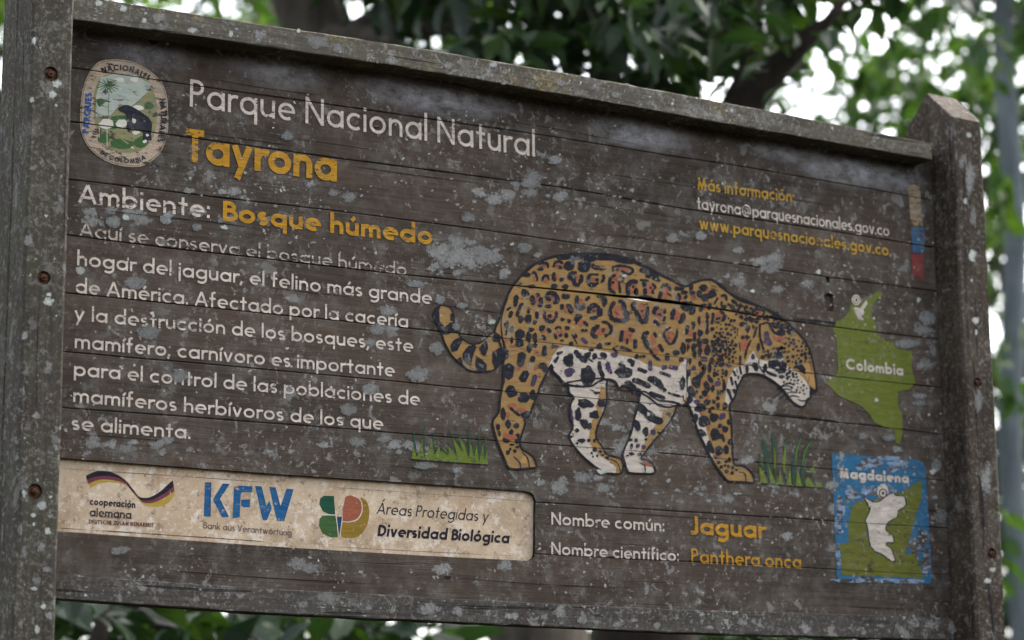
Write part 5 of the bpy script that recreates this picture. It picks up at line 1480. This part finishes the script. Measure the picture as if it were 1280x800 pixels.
def ground_at(px, dist):
    """ground point seen in column px of the photograph at a walking distance from the camera"""
    d = ax_r * ((px - 640) / FPX) + ax_f
    d.z = 0
    d.normalize()
    return Vector((CAM.x, CAM.y, 0)) + d * dist
def air(px, py, dist):
    d = ax_r * ((px - 640) / FPX) + ax_d * ((py - 400) / FPX) + ax_f
    return CAM + d * (dist / math.hypot(d.x, d.y))
GROUP = 'forest trees behind the sign'

# leaning tree close behind the sign, its trunk showing under the board and again over the rail
b0 = ground_at(740, 9.0)
tp = [air(740, 0, 9.0), air(672, 800, 9.0), air(600, 560, 9.05), air(500, 290, 9.1), air(405, 60, 9.2), air(365, -60, 9.3), air(250, -330, 9.5)]
tp[0].z = 0
rel = lambda pts: [p - b0 for p in pts]
def bl(px, py, dist, sx, sy, sz): return (air(px, py, dist), Vector((sx, sy, sz)))
def relb(L, b): return [(c - b, s) for c, s in L]
make_tree('broadleaf_tree', 'leaning grey-trunked tree close behind the sign with a dense dark crown over its top rail', b0, rel(tp), [.24, .18, .165, .155, .15, .14, .10],
          relb([bl(580, 20, 8.2, .34, .6, .34), bl(700, 60, 7.6, .55, .6, .34), bl(800, 40, 7.8, .4, .5, .3), bl(640, -160, 8.2, 1.0, .9, .5), bl(900, -90, 8.4, .75, .8, .5), bl(480, -190, 8.8, .8, .8, .5)], b0),
          430, 11, .15, LEAF_DARK, BARK, GROUP, 3, nlimb=9)
# tree whose dark limb leans out over the board
b1 = ground_at(800, 7.6)
tp = [Vector((0, 0, 0)), air(805, 800, 7.6) - b1, air(840, 500, 7.6) - b1, air(885, 230, 7.6) - b1]
lim = ([air(885, 230, 7.6) - b1, air(925, 140, 7.5) - b1, air(965, 92, 7.5) - b1, air(1003, 52, 7.5) - b1, air(1035, 26, 7.5) - b1, air(1085, -40, 7.5) - b1], [.10, .062, .048, .035, .018, .010])
lim2 = ([air(900, 175, 7.5) - b1, air(922, 115, 7.6) - b1, air(942, 70, 7.7) - b1, air(948, -40, 7.7) - b1], [.06, .036, .026, .015])
make_tree('broadleaf_tree', 'tree with a thick dark limb slanting up to the right over the sign', b1, tp, [.2, .16, .14, .11],
          relb([bl(930, 0, 8.4, .3, .4, .16), bl(1130, -10, 8.0, .16, .3, .13), bl(880, 110, 9.0, .3, .4, .25), bl(945, 55, 7.1, .12, .2, .07), bl(1000, 15, 7.3, .12, .2, .06), bl(1150, -190, 8.4, .7, .7, .4), bl(960, -120, 8.2, .6, .6, .3)], b1),
          110, 11, .14, LEAF_DARK, BARK_DARK, GROUP, 4, [lim, lim2], 0)
# slender pale tree at the right edge
b2 = ground_at(1262, 12.5)
make_tree('slender_tree', 'slender pale straight trunk at the right edge of the view', b2, [Vector((0, 0, -.1)), air(1280, 800, 12.5) - b2, air(1262, 560, 12.5) - b2, air(1270, 300, 12.5) - b2, air(1254, 60, 12.5) - b2, air(1250, -500, 12.5) - b2, air(1246, -900, 12.5) - b2], [.085, .07, .064, .06, .055, .04, .015],
          relb([bl(1230, -250, 12.5, 1.1, 1.1, .7), bl(1330, -60, 12.8, .8, .8, .6), bl(1180, 60, 13.2, .5, .6, .35), bl(1290, 300, 13.2, .35, .5, .6), bl(1258, 230, 11.6, .16, .3, .2), bl(1270, 470, 11.6, .14, .3, .22), bl(1225, 60, 11.8, .25, .3, .16), bl(1262, 640, 11.8, .2, .3, .2)], b2), 240, 11, .15, LEAF_MID, BARK_PALE, GROUP, 5, (), 6)
# understorey on the right, beside the right post
b3 = ground_at(1180, 14.5)
make_tree('bushy_tree', 'bright green bushy tree beyond the right post', b3, [Vector((0, 0, -.1)), Vector((.1, 0, 1.4)), Vector((.05, .1, 2.8)), Vector((.2, 0, 4.2))], [.13, .11, .09, .05],
          relb([bl(1270, 700, 14, .6, .7, .6), bl(1270, 520, 14.5, .5, .8, .5), bl(1190, 120, 15, .75, .8, .55), bl(1120, 160, 14.5, .5, .7, .3), bl(1250, 250, 14.6, .45, .6, .4), bl(1060, 780, 14, 1.1, .8, .5), bl(900, 790, 13.5, .9, .8, .45), bl(1330, 620, 14, .8, .8, 1.0), bl(1180, 840, 13.8, .8, .8, .4)], b3), 600, 10, .16, LEAF_PALE, BARK, GROUP, 6, (), 8)
# low dark tree under the board on the left
b4 = ground_at(120, 7.2)
make_tree('understorey_tree', 'low dark large-leaved tree seen under the left half of the board', b4, [Vector((0, 0, -.1)), Vector((.05, .05, .9)), Vector((.0, .1, 1.7)), Vector((.1, .1, 2.3))], [.06, .05, .04, .02],
          relb([bl(150, 800, 7.2, .36, .4, .2), bl(330, 815, 7.8, .4, .4, .17), bl(60, 860, 7.4, .4, .5, .3), bl(240, 880, 7.6, .6, .5, .25), bl(430, 850, 8.0, .4, .4, .2)], b4), 130, 9, .19, LEAF_DARK, BARK_DARK, GROUP, 7, (), 5)
b5 = ground_at(430, 12.0)
make_tree('bushy_tree', 'yellow-green bushy tree seen below the middle of the board', b5, [Vector((0, 0, -.1)), Vector((.1, 0, 1.0)), Vector((.0, .1, 2.0)), Vector((.1, 0, 3.0))], [.1, .08, .06, .03],
          relb([bl(430, 800, 12, .5, .6, .24), bl(540, 810, 12.5, .35, .6, .2), bl(480, 700, 12.5, .8, .8, .5), bl(600, 500, 13, 1.2, .9, .8), bl(800, 620, 13, 1.0, .9, .7), bl(770, 370, 12.5, .5, .6, .3), bl(1036, 372, 12.5, .4, .6, .3)], b5), 210, 10, .15, LEAF_PALE, BARK, GROUP, 8, (), 6)
# tree far left behind the left post
b6 = ground_at(-120, 11.0)
t6 = make_tree('broadleaf_tree', 'tree glimpsed in the bright strip left of the left post', b6, [Vector((0, 0, -.1)), Vector((.1, 0, 1.6)), Vector((.2, .1, 3.2)), Vector((.5, .1, 4.8))], [.18, .15, .12, .07],
          relb([bl(-160, 100, 11, .8, .9, .9), bl(-40, -60, 11, .5, .7, .4), bl(-150, 560, 11.5, .7, .8, .8), bl(200, -15, 11, .6, .6, .2), bl(250, 30, 11.5, .5, .7, .3), bl(-10, 300, 11.5, .14, .5, .5)], b6), 170, 10, .15, LEAF_MID, BARK, GROUP, 9, (), 8)

# ordinary forest trees farther back and to both sides: one built, the others copied
proto = make_tree('forest_tree', '', Vector((0, 0, 0)), [Vector((0, 0, -.2)), Vector((.1, 0, 2.5)), Vector((-.05, .1, 5.0)), Vector((.15, 0, 8.5))], [.2, .16, .13, .05],
                  [(Vector((0, 0, 7.2)), Vector((2.2, 2.2, 1.5))), (Vector((.9, .6, 5.2)), Vector((1.4, 1.4, .9))), (Vector((-1.1, -.4, 4.6)), Vector((1.3, 1.3, .9))), (Vector((.2, -1.0, 3.4)), Vector((1.1, 1.0, .6)))], 240, 12, .17, LEAF_MID, BARK, GROUP, 12, (), 10)
spots = [
    (330, 19, 1.05, 'crown rising behind the left part of the top rail'),
    (560, 22, 1.15, 'forest tree straight behind the middle of the sign'),
    (760, 18, .95, 'forest tree hidden behind the jaguar, its leaves showing above and below'),
    (1330, 19, 1.0, 'forest tree at the right edge beyond the slender trunk'),
    (-330, 16, 1.0, 'forest tree well left of the left post'),
    (1640, 16, 1.05, 'forest tree well right of the right post'),
    (-800, 20, 1.1, 'outermost forest tree on the left'),
    (2050, 21, 1.1, 'outermost forest tree on the right'),
]
rf = random.Random(5)
for i, (px, dist, s, lab) in enumerate(spots):
    if i == 0:
        o = proto
    else:
        o = proto.copy(); COL.objects.link(o)
        for ch in list(proto.children):
            c = ch.copy(); COL.objects.link(c); c.parent = o
    o.location = ground_at(px, dist)
    o.rotation_euler = (0, 0, rf.uniform(0, 6.28))
    o.scale = (s, s, s * rf.uniform(.95, 1.1))
    o['label'] = lab
